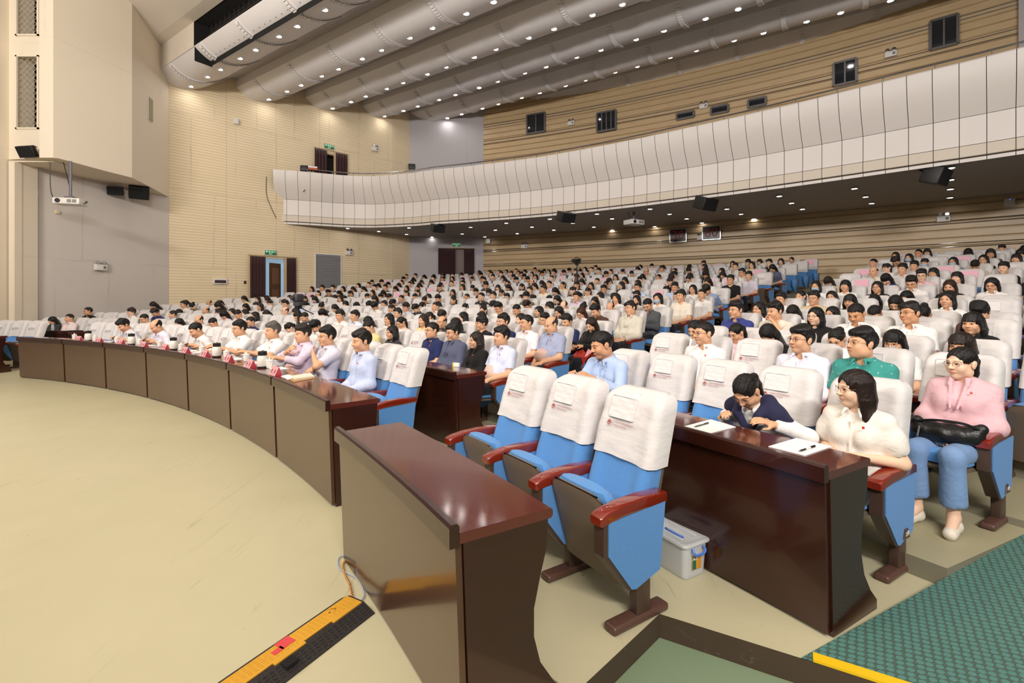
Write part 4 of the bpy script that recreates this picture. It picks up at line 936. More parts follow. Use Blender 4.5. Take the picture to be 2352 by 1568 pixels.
    # seat raised and seat lowered
    def seat(up):
        M = (Matrix.Translation((0, .045, .20)) @ Matrix.Rotation(math.radians(74), 4, 'X')) if up else (Matrix.Translation((0, -.02, .40)) @ Matrix.Rotation(math.radians(4), 4, 'X'))
        def rows(z0, z1, hw, y0, y1, rnd_, dome=0.0):
            R = []
            for y in np.linspace(y0, y1, 15):
                q = (y - y0) / (y1 - y0); w = hw - .05 * max(0, (q - .8) / .2) ** 2.2; e = .5 * rnd_ * max(0, (q - .88) / .12) ** 2
                R.append([Vector((w * u, y, z0 + e * .6 + .012 * (abs(u) ** 6))) for u in np.linspace(-1, 1, 13)] + [Vector((w * u, y, z1 - e + dome * (1 - u * u) - .02 * (abs(u) ** 7))) for u in np.linspace(1, -1, 13)])
            return R
        b = MB(); capped(b, rows(-.01, .075, .218, -.02 if not up else .04, .475 if not up else .455, .05, .018)); c = b.mesh('seat', M_blue, True, 45); c.transform(M)
        b = MB(); capped(b, rows(-.045, .0, .225, -.06 if not up else -.02, .485 if not up else .46, .03)); s_ = b.mesh('seat_pan', M_brown, True, 45); s_.transform(M); return c, s_
    D['seat_up'], D['pan_up'] = seat(True); D['seat_dn'], D['pan_dn'] = seat(False)
    # arm: polished wood, drooping front
    b = MB(); rr = []
    for y, z, h, w in ((-.178, .628, .052, .036), (-.17, .632, .060, .041), (0, .640, .066, .043), (.15, .634, .064, .043), (.25, .618, .062, .043), (.285, .606, .056, .042), (.298, .598, .040, .036)):
        rr.append([Vector((w * math.copysign(abs(math.cos(a)) ** .3, math.cos(a)), y, z - h / 2 + h / 2 * math.copysign(abs(math.sin(a)) ** .35, math.sin(a)))) for a in [2 * math.pi * (i + .5) / 16 for i in range(16)]])
    capped(b, rr); D['armrest'] = b.mesh('armrest', M_arm, True, 40)
    poly = [(.275, .572), (-.165, .590), (-.125, .235), (.06, .185), (.105, .195), (.275, .405)]
    b = MB(); b.prism(poly, -.034, .034, lambda a, c, h: Vector((h, a, c))); D['side'] = b.mesh('side_panel', M_dbrown)
    ins = [(.248, .566), (-.158, .584), (-.118, .240), (.06, .192), (.092, .20), (.248, .405)]
    b = MB(); b.prism(ins, -.041, .041, lambda a, c, h: Vector((h, a, c))); D['fabric'] = b.mesh('fabric_panel', M_blue)
    b = MB(); b.rbox((0, -.01, .13), (.055, .10, .24), .006); D['pedestal'] = b.mesh('pedestal', M_dbrown, True)
    b = MB(); b.rbox((0, .01, .022), (.085, .40, .044), .018, seg=4); b.lathe([(.02, 0), (.021, .004), (.016, .005)], (0, .165, .043), 14); D['foot'] = b.mesh('foot', mat('foot_cover_plastic', '5b4036', .35), True)
    return D
CH = make_chair_meshes()
CHAIRS = []
def chair(loc, rz, label, seat_down, both=False, full=True, group='blue theatre chairs with white covers', var=0, cover=True):
    e = empty('theatre_chair', loc, rz, label, 'chair', group)
    obj_of('backrest', CH['backrest'], e)
    if cover:
        c = obj_of('headrest_cover', CH['cover%d' % (var % 3)], e); obj_of('pocket', CH['pocket'], c)
        if full: obj_of('emblem', CH['emblem'], c)
    s_ = obj_of('seat', CH['seat_dn' if seat_down else 'seat_up'], e); obj_of('seat_pan', CH['pan_dn' if seat_down else 'pan_up'], s_)
    if full: obj_of('back_shell', CH['back_shell'], e)
    for x in ((PITCH / 2, -PITCH / 2) if both else (PITCH / 2,)):
        a = obj_of('armrest', CH['armrest'], e); a.location.x = x
        p = obj_of('side_panel', CH['side'], e); p.location.x = x
        obj_of('fabric_panel', CH['fabric'], p)
        if full or both:
            q = obj_of('pedestal', CH['pedestal'], e); q.location.x = x; q = obj_of('foot', CH['foot'], e); q.location.x = x
    return e
PITCH = .53
# ================================================================== desks and what stands on them
def desk(th0, th1, rf, label, group, front_mat, ends=(True, True), shelf=False):
    """curved conference desk: th0 < th1, front at radius rf (base), writing side away from the stage"""
    th0, th1 = math.radians(th0), math.radians(th1); base = pol(rf + .2, (th0 + th1) / 2); e = empty('conference_desk', base, 0, label, 'desk', group)
    n = max(6, int((th1 - th0) / .02)); A = [th0 + (th1 - th0) * i / n for i in range(n + 1)]; lp = lambda r, t, z: pol(r, t, z) - base
    def sweep(b, sec, a=A): capped(b, [[lp(rf + o, t, z) for o, z in sec] for t in a])
    b = MB(); sweep(b, [(-.015, .775), (-.015, .815), (.385, .815), (.395, .805), (.395, .785), (.385, .775)]); b.build('desktop', M_top, e, True, 30)
    b = MB(); sweep(b, [(-.055, .765), (-.055, .838), (-.048, .850), (-.024, .850), (-.016, .838), (-.016, .765)]); b.build('front_lip', M_wood, e, True, 30)
    g = .012 / rf; b = MB(); sweep(b, [(.0, .02), (-.028, .77), (-.003, .77), (.025, .02)], [th0 + g + (th1 - th0 - 2 * g) * i / n for i in range(n + 1)]); b.build('front_panel', front_mat, e, True, 30)
    poly = [(.03, .0), (.47, .0), (.47, .05), (.40, .12), (.335, .22), (.305, .33), (.305, .44), (.335, .56), (.365, .66), (.372, .775), (.0, .775)]
    for on, t in ((ends[0], th0), (ends[1], th1)):
        if on:
            s_ = .015 / rf if t == th0 else -.015 / rf; b = MB(); b.prism(poly, 0, .03, lambda o, z, h, t=t, s_=s_: lp(rf + o, t + s_ * (.1 + h / .03 * 1.9), z)); b.build('end_panel', M_wood, e)
    if shelf: b = MB(); sweep(b, [(.10, .035), (.10, .055), (.44, .055), (.44, .035)]); b.build('foot_board', mat('red_board', '8a3a34', .4), e)
    return e
ang = [38.55, 43.0, 47.45, 52.0, 56.6, 61.2, 65.66, 70.4]
for i in range(7):
    w = ('bare end by the empty seat', 'with the cream notebook', 'third from the notebook end', 'fourth from the notebook end', 'fifth from the notebook end', 'sixth from the notebook end', 'far end one by the wide gap')[i]
    desk(ang[i] + .05, ang[i + 1] - .05, 19.83, 'glossy brown front row desk section, ' + w, 'curved front row desks', M_deskfront, (True, True))
desk(31.55, 36.2, 19.64, 'nearest brown front row desk, empty top, beside the cable ramp', 'curved front row desks', M_deskfront, shelf=True)
desk(73.8, 79.5, 19.83, 'dark front row desk beyond the wide gap at the far end', 'curved front row desks', M_wood)
desk(30.55, 33.9, 21.42, 'dark second row desk with two stacks of white paper and pens', 'second row desks', M_wood)  # fronts of the first row's wood, coloured darker for the weaker light
desk(33.95, 37.4, 21.42, 'dark second row desk behind the three empty front chairs', 'second row desks', M_wood)
for i in range(6):
    a0 = 40.3 + 5.0 * i
    desk(a0, a0 + 4.95, 21.40, 'dark second row desk in the wide middle block, %s from its aisle end' % ordw(i + 1), 'second row desks', M_wood)
desk(73.6, 77.0, 21.40, 'dark second row desk with a black folder, far end past the gap', 'second row desks', M_wood)
DT = .816
def on_desk(x, r): t = th_at(x, r); return pol(r, t, DT), face_rot(t), t
# flasks, lidded cups, name cards
b = MB(); b.lathe([(.055, 0), (.056, .01), (.056, .018)], n=24); FL0 = b.mesh('base_ring', M_black, True)
b = MB(); b.lathe([(.057, .018), (.062, .03), (.062, .10), (.055, .135), (.047, .148)], n=28); FLB = b.mesh('flask_body', mat('flask_white', 'e9e3d8', .3), True)
b = MB(); b.lathe([(.049, .148), (.050, .152), (.050, .19), (.044, .197), (.0, .198)], n=24); b.rbox((0, -.045, .198), (.02, .045, .008), .003); FLL = b.mesh('lid', M_black, True)
b = MB(); b.tube([(0, -.047, .178), (0, -.082, .176), (0, -.100, .155), (0, -.100, .12), (0, -.088, .095)], .0085, 8); FLH = b.mesh('handle', M_black, True)
for i, x in enumerate((203, 302, 398.5, 498, 603)):
    p, rz, t = on_desk(x, 20.02); lab = ('white vacuum flask with black lid farthest along the front desks', 'white vacuum flask beside the man in the blue-grey shirt writing', 'white vacuum flask, middle one of the five', 'white vacuum flask by the man in white with glasses', 'white vacuum flask nearest the cream notebook')[i]
    o = empty('vacuum_flask', p, rz + 1.2, lab, 'flask', 'flasks on the front desks')
    for nm, me in (('flask_body', FLB), ('base_ring', FL0), ('lid', FLL), ('handle', FLH)): obj_of(nm, me, o)
M_porc = mat('porcelain', 'f3eee6', .2, coat=.4)
b = MB(); b.lathe([(.030, 0), (.034, .004), (.040, .05), (.041, .086), (.037, .086), (.036, .08)], n=24); b.tube([(.039, 0, .07), (.062, 0, .066), (.064, 0, .035), (.038, 0, .022)], .005, 7); CPB = b.mesh('cup', M_porc, True)
b = MB(); b.lathe([(.044, .086), (.044, .09), (.030, .099), (.011, .104), (.008, .110), (.0125, .118), (.008, .125), (.0, .126)], n=24); CPL = b.mesh('lid', M_porc, True)
for i, x in enumerate((171, 218, 268, 320, 367, 416, 464, 520, 566, 619)):
    p, rz, t = on_desk(x, 20.10 if i % 2 == 0 else 20.07); o = obj_of('tea_cup', CPB, None, p, rz - .8); tag(o, 'white porcelain tea cup with knobbed lid on the front desks, %s from the far end' % ordw(i + 1), 'cup', 'lidded cups on the front desks'); obj_of('lid', CPL, o)
M_card = mat('card_red', 'c2404f', .5); M_acr = mat('card_face', 'e7a9ad', .25, coat=.5); M_edge = mat('acrylic_edge', 'f4dfe2', .15)
b = MB(); b.prism([(-.042, 0), (.042, 0), (0, .092)], -.085, .085, lambda a, c, h: Vector((h, a, c))); NCB = b.mesh('card', M_card)
b = MB()
for sg in (-1, 1): b.add([(-.088, sg * .046, .001), (.088, sg * .046, .001), (.088, sg * .002, .0965), (-.088, sg * .002, .0965)], [(0, 1, 2, 3)])
NCF = b.mesh('acrylic_face', M_acr)
b = MB()
for x in (-.087, .087): b.tube([(x, -.045, .001), (x, 0, .096), (x, .045, .001)], .0025, 5)
NCE = b.mesh('acrylic_edge', M_edge)
b = MB()
for q in (-.045, .045):
    for (dx, dz, w, h) in ((0, .018, .03, .004), (0, .0, .034, .004), (0, -.018, .026, .004), (-.012, 0, .004, .04), (.012, -.002, .004, .036), (0, .006, .004, .03)):
        z = .045 + dz; y = .0475 * (1 - z / .097) + .0022
        b.box((q + dx, y, z), (w, .001, h), M=Matrix.Rotation(math.radians(26), 4, 'X'))
NCT = b.mesh('print', M_red)
for i, x in enumerate((181, 228, 278, 331, 379, 427, 472, 526, 576, 634)):
    p, rz, t = on_desk(x, 19.93); o = obj_of('name_card', NCB, None, p, rz); tag(o, 'red tented name card on the front desks, %s from the far end' % ordw(i + 1), 'name card', 'name cards on the front desks')
    for nm, me in (('acrylic_face', NCF), ('acrylic_edge', NCE), ('print', NCT)): obj_of(nm, me, o)
def sheet(pts, z, label, name='paper_sheet', m=M_paper, th=.004, cat='paper', group=None):
    P = [gp(x, y, z) for x, y in pts]; c = sum(P, Vector()) / 4; b = MB(); b.add([p - c for p in P] + [p - c + Vector((0, 0, th)) for p in P], [(3, 2, 1, 0), (4, 5, 6, 7)] + [(i, (i + 1) % 4, 4 + (i + 1) % 4, 4 + i) for i in range(4)])
    o = b.build(name, m, loc=c); tag(o, label, cat, group); return o
sheet([(1567, 981), (1628, 996), (1690, 981), (1633, 964)], DT, 'stack of blank white paper under the slim grey pen', cat='paper')
sheet([(1765, 1026), (1850, 1047), (1911, 1026), (1829, 1007)], DT, 'stack of blank white paper under the black and clear pen', cat='paper')
def pen(pa, pb, z, label, m1, clear=False):
    a, b_ = gp(*pa, z), gp(*pb, z); d = b_ - a; e = empty('pen', a, 0, label, 'pen'); q = lambda t: d * t
    b = MB(); b.tube([q(0), q(.08), q(.12)], [.0008, .003, .0042], 8); b.build('tip', M_chrome, e, True)
    b = MB(); b.tube([q(.12), q(.42)], .0048, 8); b.tube([q(.72), q(1)], .0048, 8); b.build('grip', m1, e, True)
    b = MB(); b.tube([q(.42), q(.72)], .0044, 8); b.build('barrel', M_white if clear else m1, e, True); b = MB(); b.tube([q(.7) + Vector((0, 0, .006)), q(.98) + Vector((0, 0, .006))], .0016, 5); b.build('clip', M_black if clear else M_chrome, e)
pen((1834, 1036), (1872, 1024), DT + .010, 'black and clear ballpoint pen lying on white paper', M_black, True)
pen((1594, 980), (1627, 971), DT + .010, 'slim grey ballpoint pen lying on white paper', mat('pen_grey', '55544f', .4))
sheet([(664, 871), (675, 878), (722, 869), (712, 861)], DT, 'tan envelope under the cream notebook', 'envelope', mat('tan_paper', 'b98d62', .7), cat='envelope')
sheet([(668, 866), (678, 872), (722, 866), (712, 859)], DT + .005, 'cream notebook lying closed at the bare desk end', 'notebook', mat('notebook_cream', 'efe7d2', .6), .016, 'notebook')
sheet([(645, 864), (662, 872), (680, 866), (662, 860)], DT, 'loose white sheet beside the cream notebook', cat='paper')
for i, (x, r) in enumerate(((245, 20.1), (295, 20.12), (345, 20.1), (440, 20.1), (452, 20.06), (540, 20.08), (588, 20.12), (640, 20.12))):
    p, rz, t = on_desk(x, r); b = MB(); b.box((0, 0, .003), (.21, .15, .006)); o = b.build('paper_sheet', M_paper, loc=p); o.rotation_euler.z = rz + rnd.uniform(-.3, .3); tag(o, 'white document lying on the front desks among the cups, %s from the far end' % ordw(i + 1), 'paper', 'documents on the front desks')
b = MB(); b.rbox((0, 0, .024), (.09, .03, .048), .003); o = b.build('small_box', M_paper); p = gp(1048, 842, DT); o.location = p; o.rotation_euler.z = -.5; tag(o, 'small white box with a yellow end on the second row desk', 'box')
b = MB(); b.box((-.036, 0, .024), (.02, .0315, .0495)); b.build('yellow_end', mat('yellow_card', 'e6d24a', .6), o)
# far desk: bottle, folder
p = pol(21.6, th_at(121, 21.6), DT); e = empty('water_bottle', p, 0, 'clear water bottle with red cap on the far second row desk', 'bottle')
b = MB(); b.lathe([(.03, 0), (.032, .01), (.032, .13), (.013, .18), (.013, .19)], n=16); b.build('bottle_body', mat('clear_plastic', 'dfe6ea', .1, alpha=.45), e, True); b = MB(); b.lathe([(.0145, .19), (.0145, .21)], n=12); b.build('cap', mat('cap_red', 'b8262c', .4), e, True)
p = pol(21.6, th_at(170, 21.6), DT); b = MB(); b.box((0, 0, .012), (.32, .22, .024)); o = b.build('folder', M_black, loc=p); o.rotation_euler.z = face_rot(math.radians(75)); tag(o, 'black folder lying on the far second row desk', 'folder')
# cables and the cable ramp by the nearest desk
z7 = lambda l, z: [gp(500 + x / 2.94, 1150 + y / 2.94, z) for x, y in l]
def spline(P, n=8):
    out = []
    for i in range(len(P) - 1):
        a, b_, c_, d = P[max(i - 1, 0)], P[i], P[i + 1], P[min(i + 2, len(P) - 1)]
        for j in range(n): t = j / n; out.append(.5 * ((2 * b_) + (c_ - a) * t + (2 * a - 5 * b_ + 4 * c_ - d) * t * t + (3 * b_ - a - 3 * c_ + d) * t ** 3))
    return out + [P[-1]]
b = MB(); b.tube(spline(z7([(868, 372), (835, 372), (812, 400), (822, 455), (880, 490), (935, 520), (972, 575), (988, 640), (950, 690)], .008)), .0045, 7); o = b.build('data_cable', mat('cable_grey', 'a9adc0', .5), smooth=True); tag(o, 'grey data cable looping out by the nearest desk corner', 'cable')
tw = spline(z7([(868, 402), (846, 432), (858, 495), (892, 570), (914, 675)], .006), 14); e = empty('twisted_wire', tw[0], 0, 'red and yellow twisted wire from desk corner to cable ramp', 'wire')
for k, (nm, m_) in enumerate((('red_strand', mat('wire_red', '8f1f18', .5)), ('yellow_strand', mat('wire_yellow', 'd9b65a', .5)))):
    P = []
    for i in range(len(tw) - 1):
        for j in range(4):
            t = j / 4; p = tw[i].lerp(tw[i + 1], t); a = (i * 4 + j) * .9 + k * math.pi; d = (tw[i + 1] - tw[i]).normalized(); P.append(p - tw[0] + Vector((-d.y, d.x, 0)) * .004 * math.cos(a) + Vector((0, 0, .004 * math.sin(a) + .003)))
    b = MB(); b.tube(P, .0032, 5); b.build(nm, m_, e, True)
ca = Vector((-.828, 2.612)); cdir = Vector((-.317, -.577)).normalized(); cn = Vector((cdir.y, -cdir.x)) * -1
M_rub = mat('black_rubber', '2b2624', .75, bump=.5, bscale=120); M_ylid = mat('yellow_lid', 'd9a02e', .55, var=.12, vscale=9, bump=.3, bscale=150)
for k in range(2):
    o2 = ca + cdir * (.84 * k); e = empty('cable_ramp', (o2.x, o2.y, 0), math.atan2(cdir.y, cdir.x), ('yellow and black cable ramp section ending by the desk', 'yellow and black cable ramp section farther from the desk')[k], 'cable ramp', 'cable ramps'); Ln = .835
    b = MB(); sec = [(-.125, 0), (-.125, .006), (-.062, .042), (.045, .042), (.125, .006), (.125, 0)]
    capped(b, [[Vector((x, y, z)) for y, z in sec] for x in (0, Ln)])
    for i in range(26):
        for y0 in (.060, .075, .090, .105): z = .042 - (y0 - .045) * .45; b.box((.02 + i * .031, y0, z + .0005), (.018, .005, .005), M=Matrix.Rotation(-.42, 4, 'X'))
    b.build('ramp_body', M_rub, e)
    b = MB(); pl = []; xs = 0.0
    edge = [(.015, .048), (.20, .048), (.20, .030), (.36, .030), (.36, .048), (.52, .048), (.52, .030), (.66, .030), (.66, .048), (Ln - .01, .048)]
    b.prism([(.015, -.062)] + edge + [(Ln - .01, -.062)], .040, .047, lambda a, c, h: Vector((a, c, h)))
    for i in range(32):
        for y0 in (-.05, -.035, -.02, -.005, .01): b.box((.03 + i * .025, y0, .0475), (.014, .003, .002))
    b.build('lid', M_ylid, e)
    b = MB(); b.box((.47, .075, .036), (.06, .05, .012)); b.build('carry_hole', M_dark, e)
    if k == 0:
        b = MB(); b.box((.41, -.035, .0485), (.07, .06, .002)); b.box((.46, -.018, .0485), (.05, .03, .002)); b.build('red_tape', mat('tape_red', 'd8484a', .6), e)
        b = MB(); b.tube([(.12, -.03, .049), (.16, .0, .049), (.20, -.03, .049), (.16, -.06, .049)], .0015, 4, closed=True); b.tube([(.155, -.03, .049), (.165, -.03, .049)], .002, 4); b.build('warning_mark', M_rub, e)
# translucent storage box
sx = Vector((.177, .1)).normalized(); bo = Vector((1.0, 2.824)); sy = Vector((-sx.y, sx.x)); c = bo + sx * .105 + sy * .17
e = empty('storage_box', (c.x, c.y, 0), math.atan2(sx.y, sx.x), 'translucent plastic storage box with blue handles behind the empty chairs', 'box')
M_pp = mat('frosted_plastic', 'eef0f2', .35, alpha=.55)
def tub(b, w0, l0, w1, l1, z0, z1, r=.03, n=5):
    def lp(w, l, z):
        P = []
        for (cx, cy, a0) in ((w - r, l - r, 0), (-w + r, l - r, 90), (-w + r, -l + r, 180), (w - r, -l + r, 270)): P += [Vector((cx + r * math.cos(math.radians(a0 + 90 * i / n)), cy + r * math.sin(math.radians(a0 + 90 * i / n)), z)) for i in range(n + 1)]
        return P
    return lp
b = MB(); lp = tub(b, 0, 0, 0, 0, 0, 0); rows = [lp(.088, .155, .004), lp(.09, .157, .010), lp(.100, .168, .20), lp(.097, .165, .20), lp(.087, .154, .014)]
capped(b, rows); b.build('box_body', M_pp, e, True, 40)
b = MB(); capped(b, [lp(.112, .18, .196), lp(.115, .183, .205), lp(.112, .18, .214), lp(.10, .168, .217), lp(.09, .158, .211)])
for x in (-.055, 0, .055): b.rbox((x, .0, .214), (.016, .22 if x else .05, .006), .003)
b.build('lid', M_pp, e, True, 40)
M_bh = mat('handle_blue', '4a7fd6', .4)
b = MB(); b.tube(spline([Vector((-.035, -.10, .219)), Vector((-.045, -.06, .222)), Vector((-.045, .0, .222)), Vector((-.035, .04, .219))]), .006, 7); b.build('lid_handle', M_bh, e, True)
b = MB(); b.tube(spline([Vector((-.045, -.176, .185)), Vector((-.048, -.190, .165)), Vector((-.03, -.192, .15)), Vector((.03, -.192, .15)), Vector((.048, -.190, .165)), Vector((.045, -.176, .185))]), .007, 7); b.build('side_handle', M_bh, e, True)
b = MB(); b.rbox((0, -.1665, .094), (.075, .004, .082), .0015); lb = b.build('label', mat('label_orange', 'e09a2a', .5), e, True); b = MB(); b.box((-.022, -.1690, .094), (.030, .001, .076)); b.build('label_panel', mat('label_green', '1f6b4c', .5), lb)
tm = text_mesh('AK', .034, M_paper, .0006, 'CENTER'); tm.transform(Matrix(((1, 0, 0, -.014), (0, 0, -1, -.1700), (0, 1, 0, .118), (0, 0, 0, 1)))); obj_of('label_text', tm, lb)
b = MB(); b.lathe([(.022, .014), (.045, .014), (.045, .030), (.022, .030)], (.03, -.09, 0), 24); o = b.build('tape_roll', mat('tape_tan', 'd9a88a', .6), None, True); o.location = e.location; o.rotation_euler = e.rotation_euler; tag(o, 'tan tape roll lying inside the translucent storage box', 'tape')
# ================================================================== fittings on the walls
def curtain(name, s0, s1, z0, z1, off, m, waves=5, lab=None, place=lwp):
    b = MB(); n = 60; rows = []
    for z in np.linspace(z0, z1, 8):
        rows.append([place(s0 + (s1 - s0) * i / n, z, off + .05 * math.sin(2 * math.pi * waves * i / n) * (.7 + .3 * (z1 - z) / (z1 - z0))) for i in range(n + 1)])
    b.grid(rows); o = b.build(name, m, smooth=True, angle=80); md = o.modifiers.new('thick', 'SOLIDIFY'); md.thickness = .012
    if lab: tag(o, lab, 'curtain', 'door curtains')
    return o
def rod(s0, s1, z, off, lab, place=lwp):
    b = MB(); b.tube([place(s0, z, off), place(s1, z, off)], .02, 8); b.tube([place(s0 + .1, z, 0), place(s0 + .1, z, off)], .012, 6); b.tube([place(s1 - .1, z, 0), place(s1 - .1, z, off)], .012, 6)
    o = b.build('curtain_rod', M_beige, smooth=True); tag(o, lab, 'curtain rod')
sL = lambda x: lw(x, 600)[0]
zr = lw(620, 588)[1]
curtain('curtain', sL(571), sL(607), .85, zr - .05, .16, M_curtain, 5, 'dark maroon curtain drawn aside, stage side of the open stalls door'); curtain('curtain', sL(655), sL(677), .85, zr - .05, .16, M_curtain, 4, 'dark maroon curtain drawn aside, audience side of the open stalls door')
curtain('curtain_lining', sL(568), sL(572), .85, zr - .03, .14, M_beige, 2, 'narrow beige lining beside the stage side stalls door curtain'); curtain('curtain_lining', sL(653), sL(659), .85, zr - .03, .14, M_beige, 2, 'narrow beige lining beside the audience side stalls door curtain')
rod(sL(566), sL(679), zr, .16, 'curtain rod over the open stalls door')
b = MB(); b.add([lwp(d1a - .5, z, -.9) for z in (.5, 4)] + [lwp(d1b + 1.5, z, -.9) for z in (4, .5)], [(0, 1, 2, 3)]); struct(b.build('wall_corridor', mat('corridor_blue_glow', 'a9c2d6', .8, emit=('a9c8e4', .7))))  # wall made to glow, standing in for the light in the corridor
b = MB(); b.box((0, 0, 0), (.66, .05, 2.35)); da = lwp((d1a * .35 + d1b * .65), .78 + 1.2, -.30); o = b.build('door_1', M_doorwood); o.location = da; o.rotation_euler.z = L_ANG + .55; struct(o)
for zc, hh in ((.62, .7), (-.45, 1.0)): b = MB(); b.rbox((0, -.032, zc), (.40, .016, hh), .006); b.build('door_panel', mat('door_wood_light', '7a543c', .45), o)
zr2 = lw(757, 347)[1]; s2 = lambda x: lw(x, 380)[0]
curtain('curtain', s2(720), s2(748), 6.25, zr2 - .05, .14, M_curtain, 4, 'dark maroon curtain, stage side of the balcony door'); curtain('curtain', s2(768), s2(795), 6.25, zr2 - .05, .14, M_curtain, 4, 'dark maroon curtain, audience side of the balcony door')
curtain('curtain_lining', s2(764), s2(769), 6.25, zr2 - .03, .12, M_beige, 2, 'narrow pale lining between the balcony door curtains'); rod(s2(717), s2(798), zr2, .14, 'curtain rod over the balcony door')
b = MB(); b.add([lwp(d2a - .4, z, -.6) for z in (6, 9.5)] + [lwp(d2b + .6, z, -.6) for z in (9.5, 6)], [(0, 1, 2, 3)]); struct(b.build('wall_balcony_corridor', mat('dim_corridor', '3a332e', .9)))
gpl = lambda s, z, off=0.0: Vector((E2.x + G_D.x * s + G_D.y * off, E2.y + G_D.y * s - G_D.x * off, z))
curtain('curtain', g_along(1007), g_along(1046), 1.85, gz - .02, .14, M_curtain, 6, 'near black curtain, side wall half of the far corner door', gpl); curtain('curtain', g_along(1066), g_along(1089), 1.85, gz - .02, .14, M_curtain, 4, 'near black curtain, rear wall half of the far corner door', gpl)
rod(g_along(1004), g_along(1093), gz, .14, 'curtain rod over the far corner door', gpl)
b = MB(); b.add([gpl(g_along(1000), z, -.15) for z in (1.5, 4.8)] + [gpl(g_along(1095), z, -.15) for z in (4.8, 1.5)], [(0, 1, 2, 3)]); struct(b.build('door_2', M_doorwood))
SIGN_T = text_mesh('安全出口', .105, M_glow, .002, 'CENTER'); SIGN_E = text_mesh('EXIT', .06, M_glow, .002, 'CENTER')
def exit_sign(p, rz, lab):
    e = empty('exit_sign', p, rz, lab, 'sign', 'green exit signs'); b = MB(); b.rbox((0, 0, 0), (.50, .06, .22), .01); b.build('sign_box', M_white, e, True); b = MB(); b.box((0, -.031, 0), (.46, .008, .19)); f = b.build('sign_face', M_green, e)
    R = Matrix(((1, 0, 0, 0), (0, 0, -1, -.036), (0, 1, 0, 0), (0, 0, 0, 1)))
    for tm, z in ((SIGN_T, .03), (SIGN_E, -.06)): q = obj_of('sign_text', tm, f); q.matrix_local = Matrix.Translation((0, 0, z)) @ R
s, z = lw(620.5, 581); exit_sign(lwp(s, z + .02, .03), L_ANG, 'green exit sign over the open stalls door'); s, z = lw(755, 337); exit_sign(lwp(s, z, .03), L_ANG, 'green exit sign over the balcony door')
exit_sign(gpl(g_along(1049), HC + (YH - 562) * 26 / FPX, .03), G_ANG, 'green exit sign over the far corner door')
def emergency(p, rz, lab):
    e = empty('emergency_light', p, rz, lab, 'emergency light', 'twin emergency lights'); b = MB(); b.rbox((0, -.06, 0), (.34, .12, .19), .012); b.build('battery_case', M_white, e, True); b = MB(); b.box((.09, -.122, 0), (.08, .004, .09)); b.build('indicator', mat('grey_panel', '77777a', .5), e)
    for x in (-.09, .09): b = MB(); b.lathe([(.02, -.03), (.06, .0), (.062, .05), (.055, .055)], (x, -.07, .14), 14, Matrix.Rotation(math.radians(75), 4, 'X')); b.build('lamp_head', M_chrome, e, True)
g_pt = lambda x, y: gd(x, y, 15.2)
def grey_wall(x, y):                                     # pixel -> point on the grey wall under the box
    P, Q = Vector((-13.72, 13.77)), Vector((-12.70, 18.05)); d = Q - P; t = (x - CX) / FPX; s = (t * P.y - P.x) / (d.x - t * d.y); q = P + d * s; return Vector((q.x, q.y, HC + (YH - y) * q.y / FPX)), math.atan2(d.y, d.x)
p, a = grey_wall(226, 614); emergency(p + Vector((.02, 0, 0)), a, 'twin head emergency light on the grey stage side wall')
s, z = lw(800, 581); emergency(lwp(s, z, .0), L_ANG, 'twin head emergency light beside the louvred panel'); s, z = lw(860, 343); emergency(lwp(s, z, 0), L_ANG, 'twin head emergency light above the balcony by its door')
for (x, y, w) in ((1206, 566, 'under the balcony near the far corner'), (2167, 503, 'under the balcony at the aisle end'), (1611, 546, 'beside the sixty scoreboard'), (1313, 284, 'above the balcony between the two tall windows'), (1617, 245, 'above the balcony between the small windows'), (2046, 126, 'above the balcony beside the last tall window')):
    p, a = rear_px(x, y, .03); emergency(p, a - math.pi / 2, 'twin head emergency light on the slatted wall ' + w)
p, a = grey_wall(73, 443); e = empty('wifi_router', p, a, 'white square wireless access box on the grey stage side wall', 'router'); b = MB(); b.rbox((0, -.04, 0), (.26, .08, .24), .03); b.build('case', M_white, e, True); b = MB(); b.box((.03, -.082, .05), (.02, .004, .008)); b.build('indicator', mat('led_blue', '4a62ff', .4, emit=('5a70ff', 4)), e)
for (x, y, w, off) in ((2319, 464, 'under the balcony by the pier', .03), (1122, 554, 'under the balcony beside the far corner', .03)):
    p, a = rear_px(x, y, off); e = empty('wifi_router', p, a - math.pi / 2, 'white wireless access box on slatted wall ' + w, 'router'); b = MB(); b.rbox((0, -.04, 0), (.26, .08, .26), .03); b.build('case', M_white, e, True); b = MB(); b.box((0, -.082, .07), (.02, .004, .01)); b.build('indicator', mat('led_blue', '4a62ff', .4), e)
p, a = grey_wall(131, 487); b = MB(); b.rbox((0, -.02, 0), (.11, .05, .11), .008); o = b.build('wall_sensor', mat('sensor_cream', 'd9cba6', .5), None, True); o.location = p; o.rotation_euler.z = a; tag(o, 'small cream sensor box on the grey wall under the projector', 'sensor')
s, z = lw(505, 646); b = MB(); b.rbox((0, -.04, 0), (.50, .09, .23), .015); o = b.build('switch_cabinet', M_white, None, True); o.location = lwp(s, z, 0); o.rotation_euler.z = L_ANG; tag(o, 'white wall cabinet with dark glass front on the cream wall', 'cabinet'); b = MB(); b.box((0, -.087, -.01), (.40, .006, .12)); b.build('glass_front', mat('smoked_glass', '4a3438', .15), o)
s, z = lw(562, 648); b = MB(); b.rbox((0, -.03, 0), (.07, .06, .12), .01); o = b.build('wall_intercom', M_black, None, True); o.location = lwp(s, z, 0); o.rotation_euler.z = L_ANG; tag(o, 'small black handset on the wall before the stalls door', 'intercom')
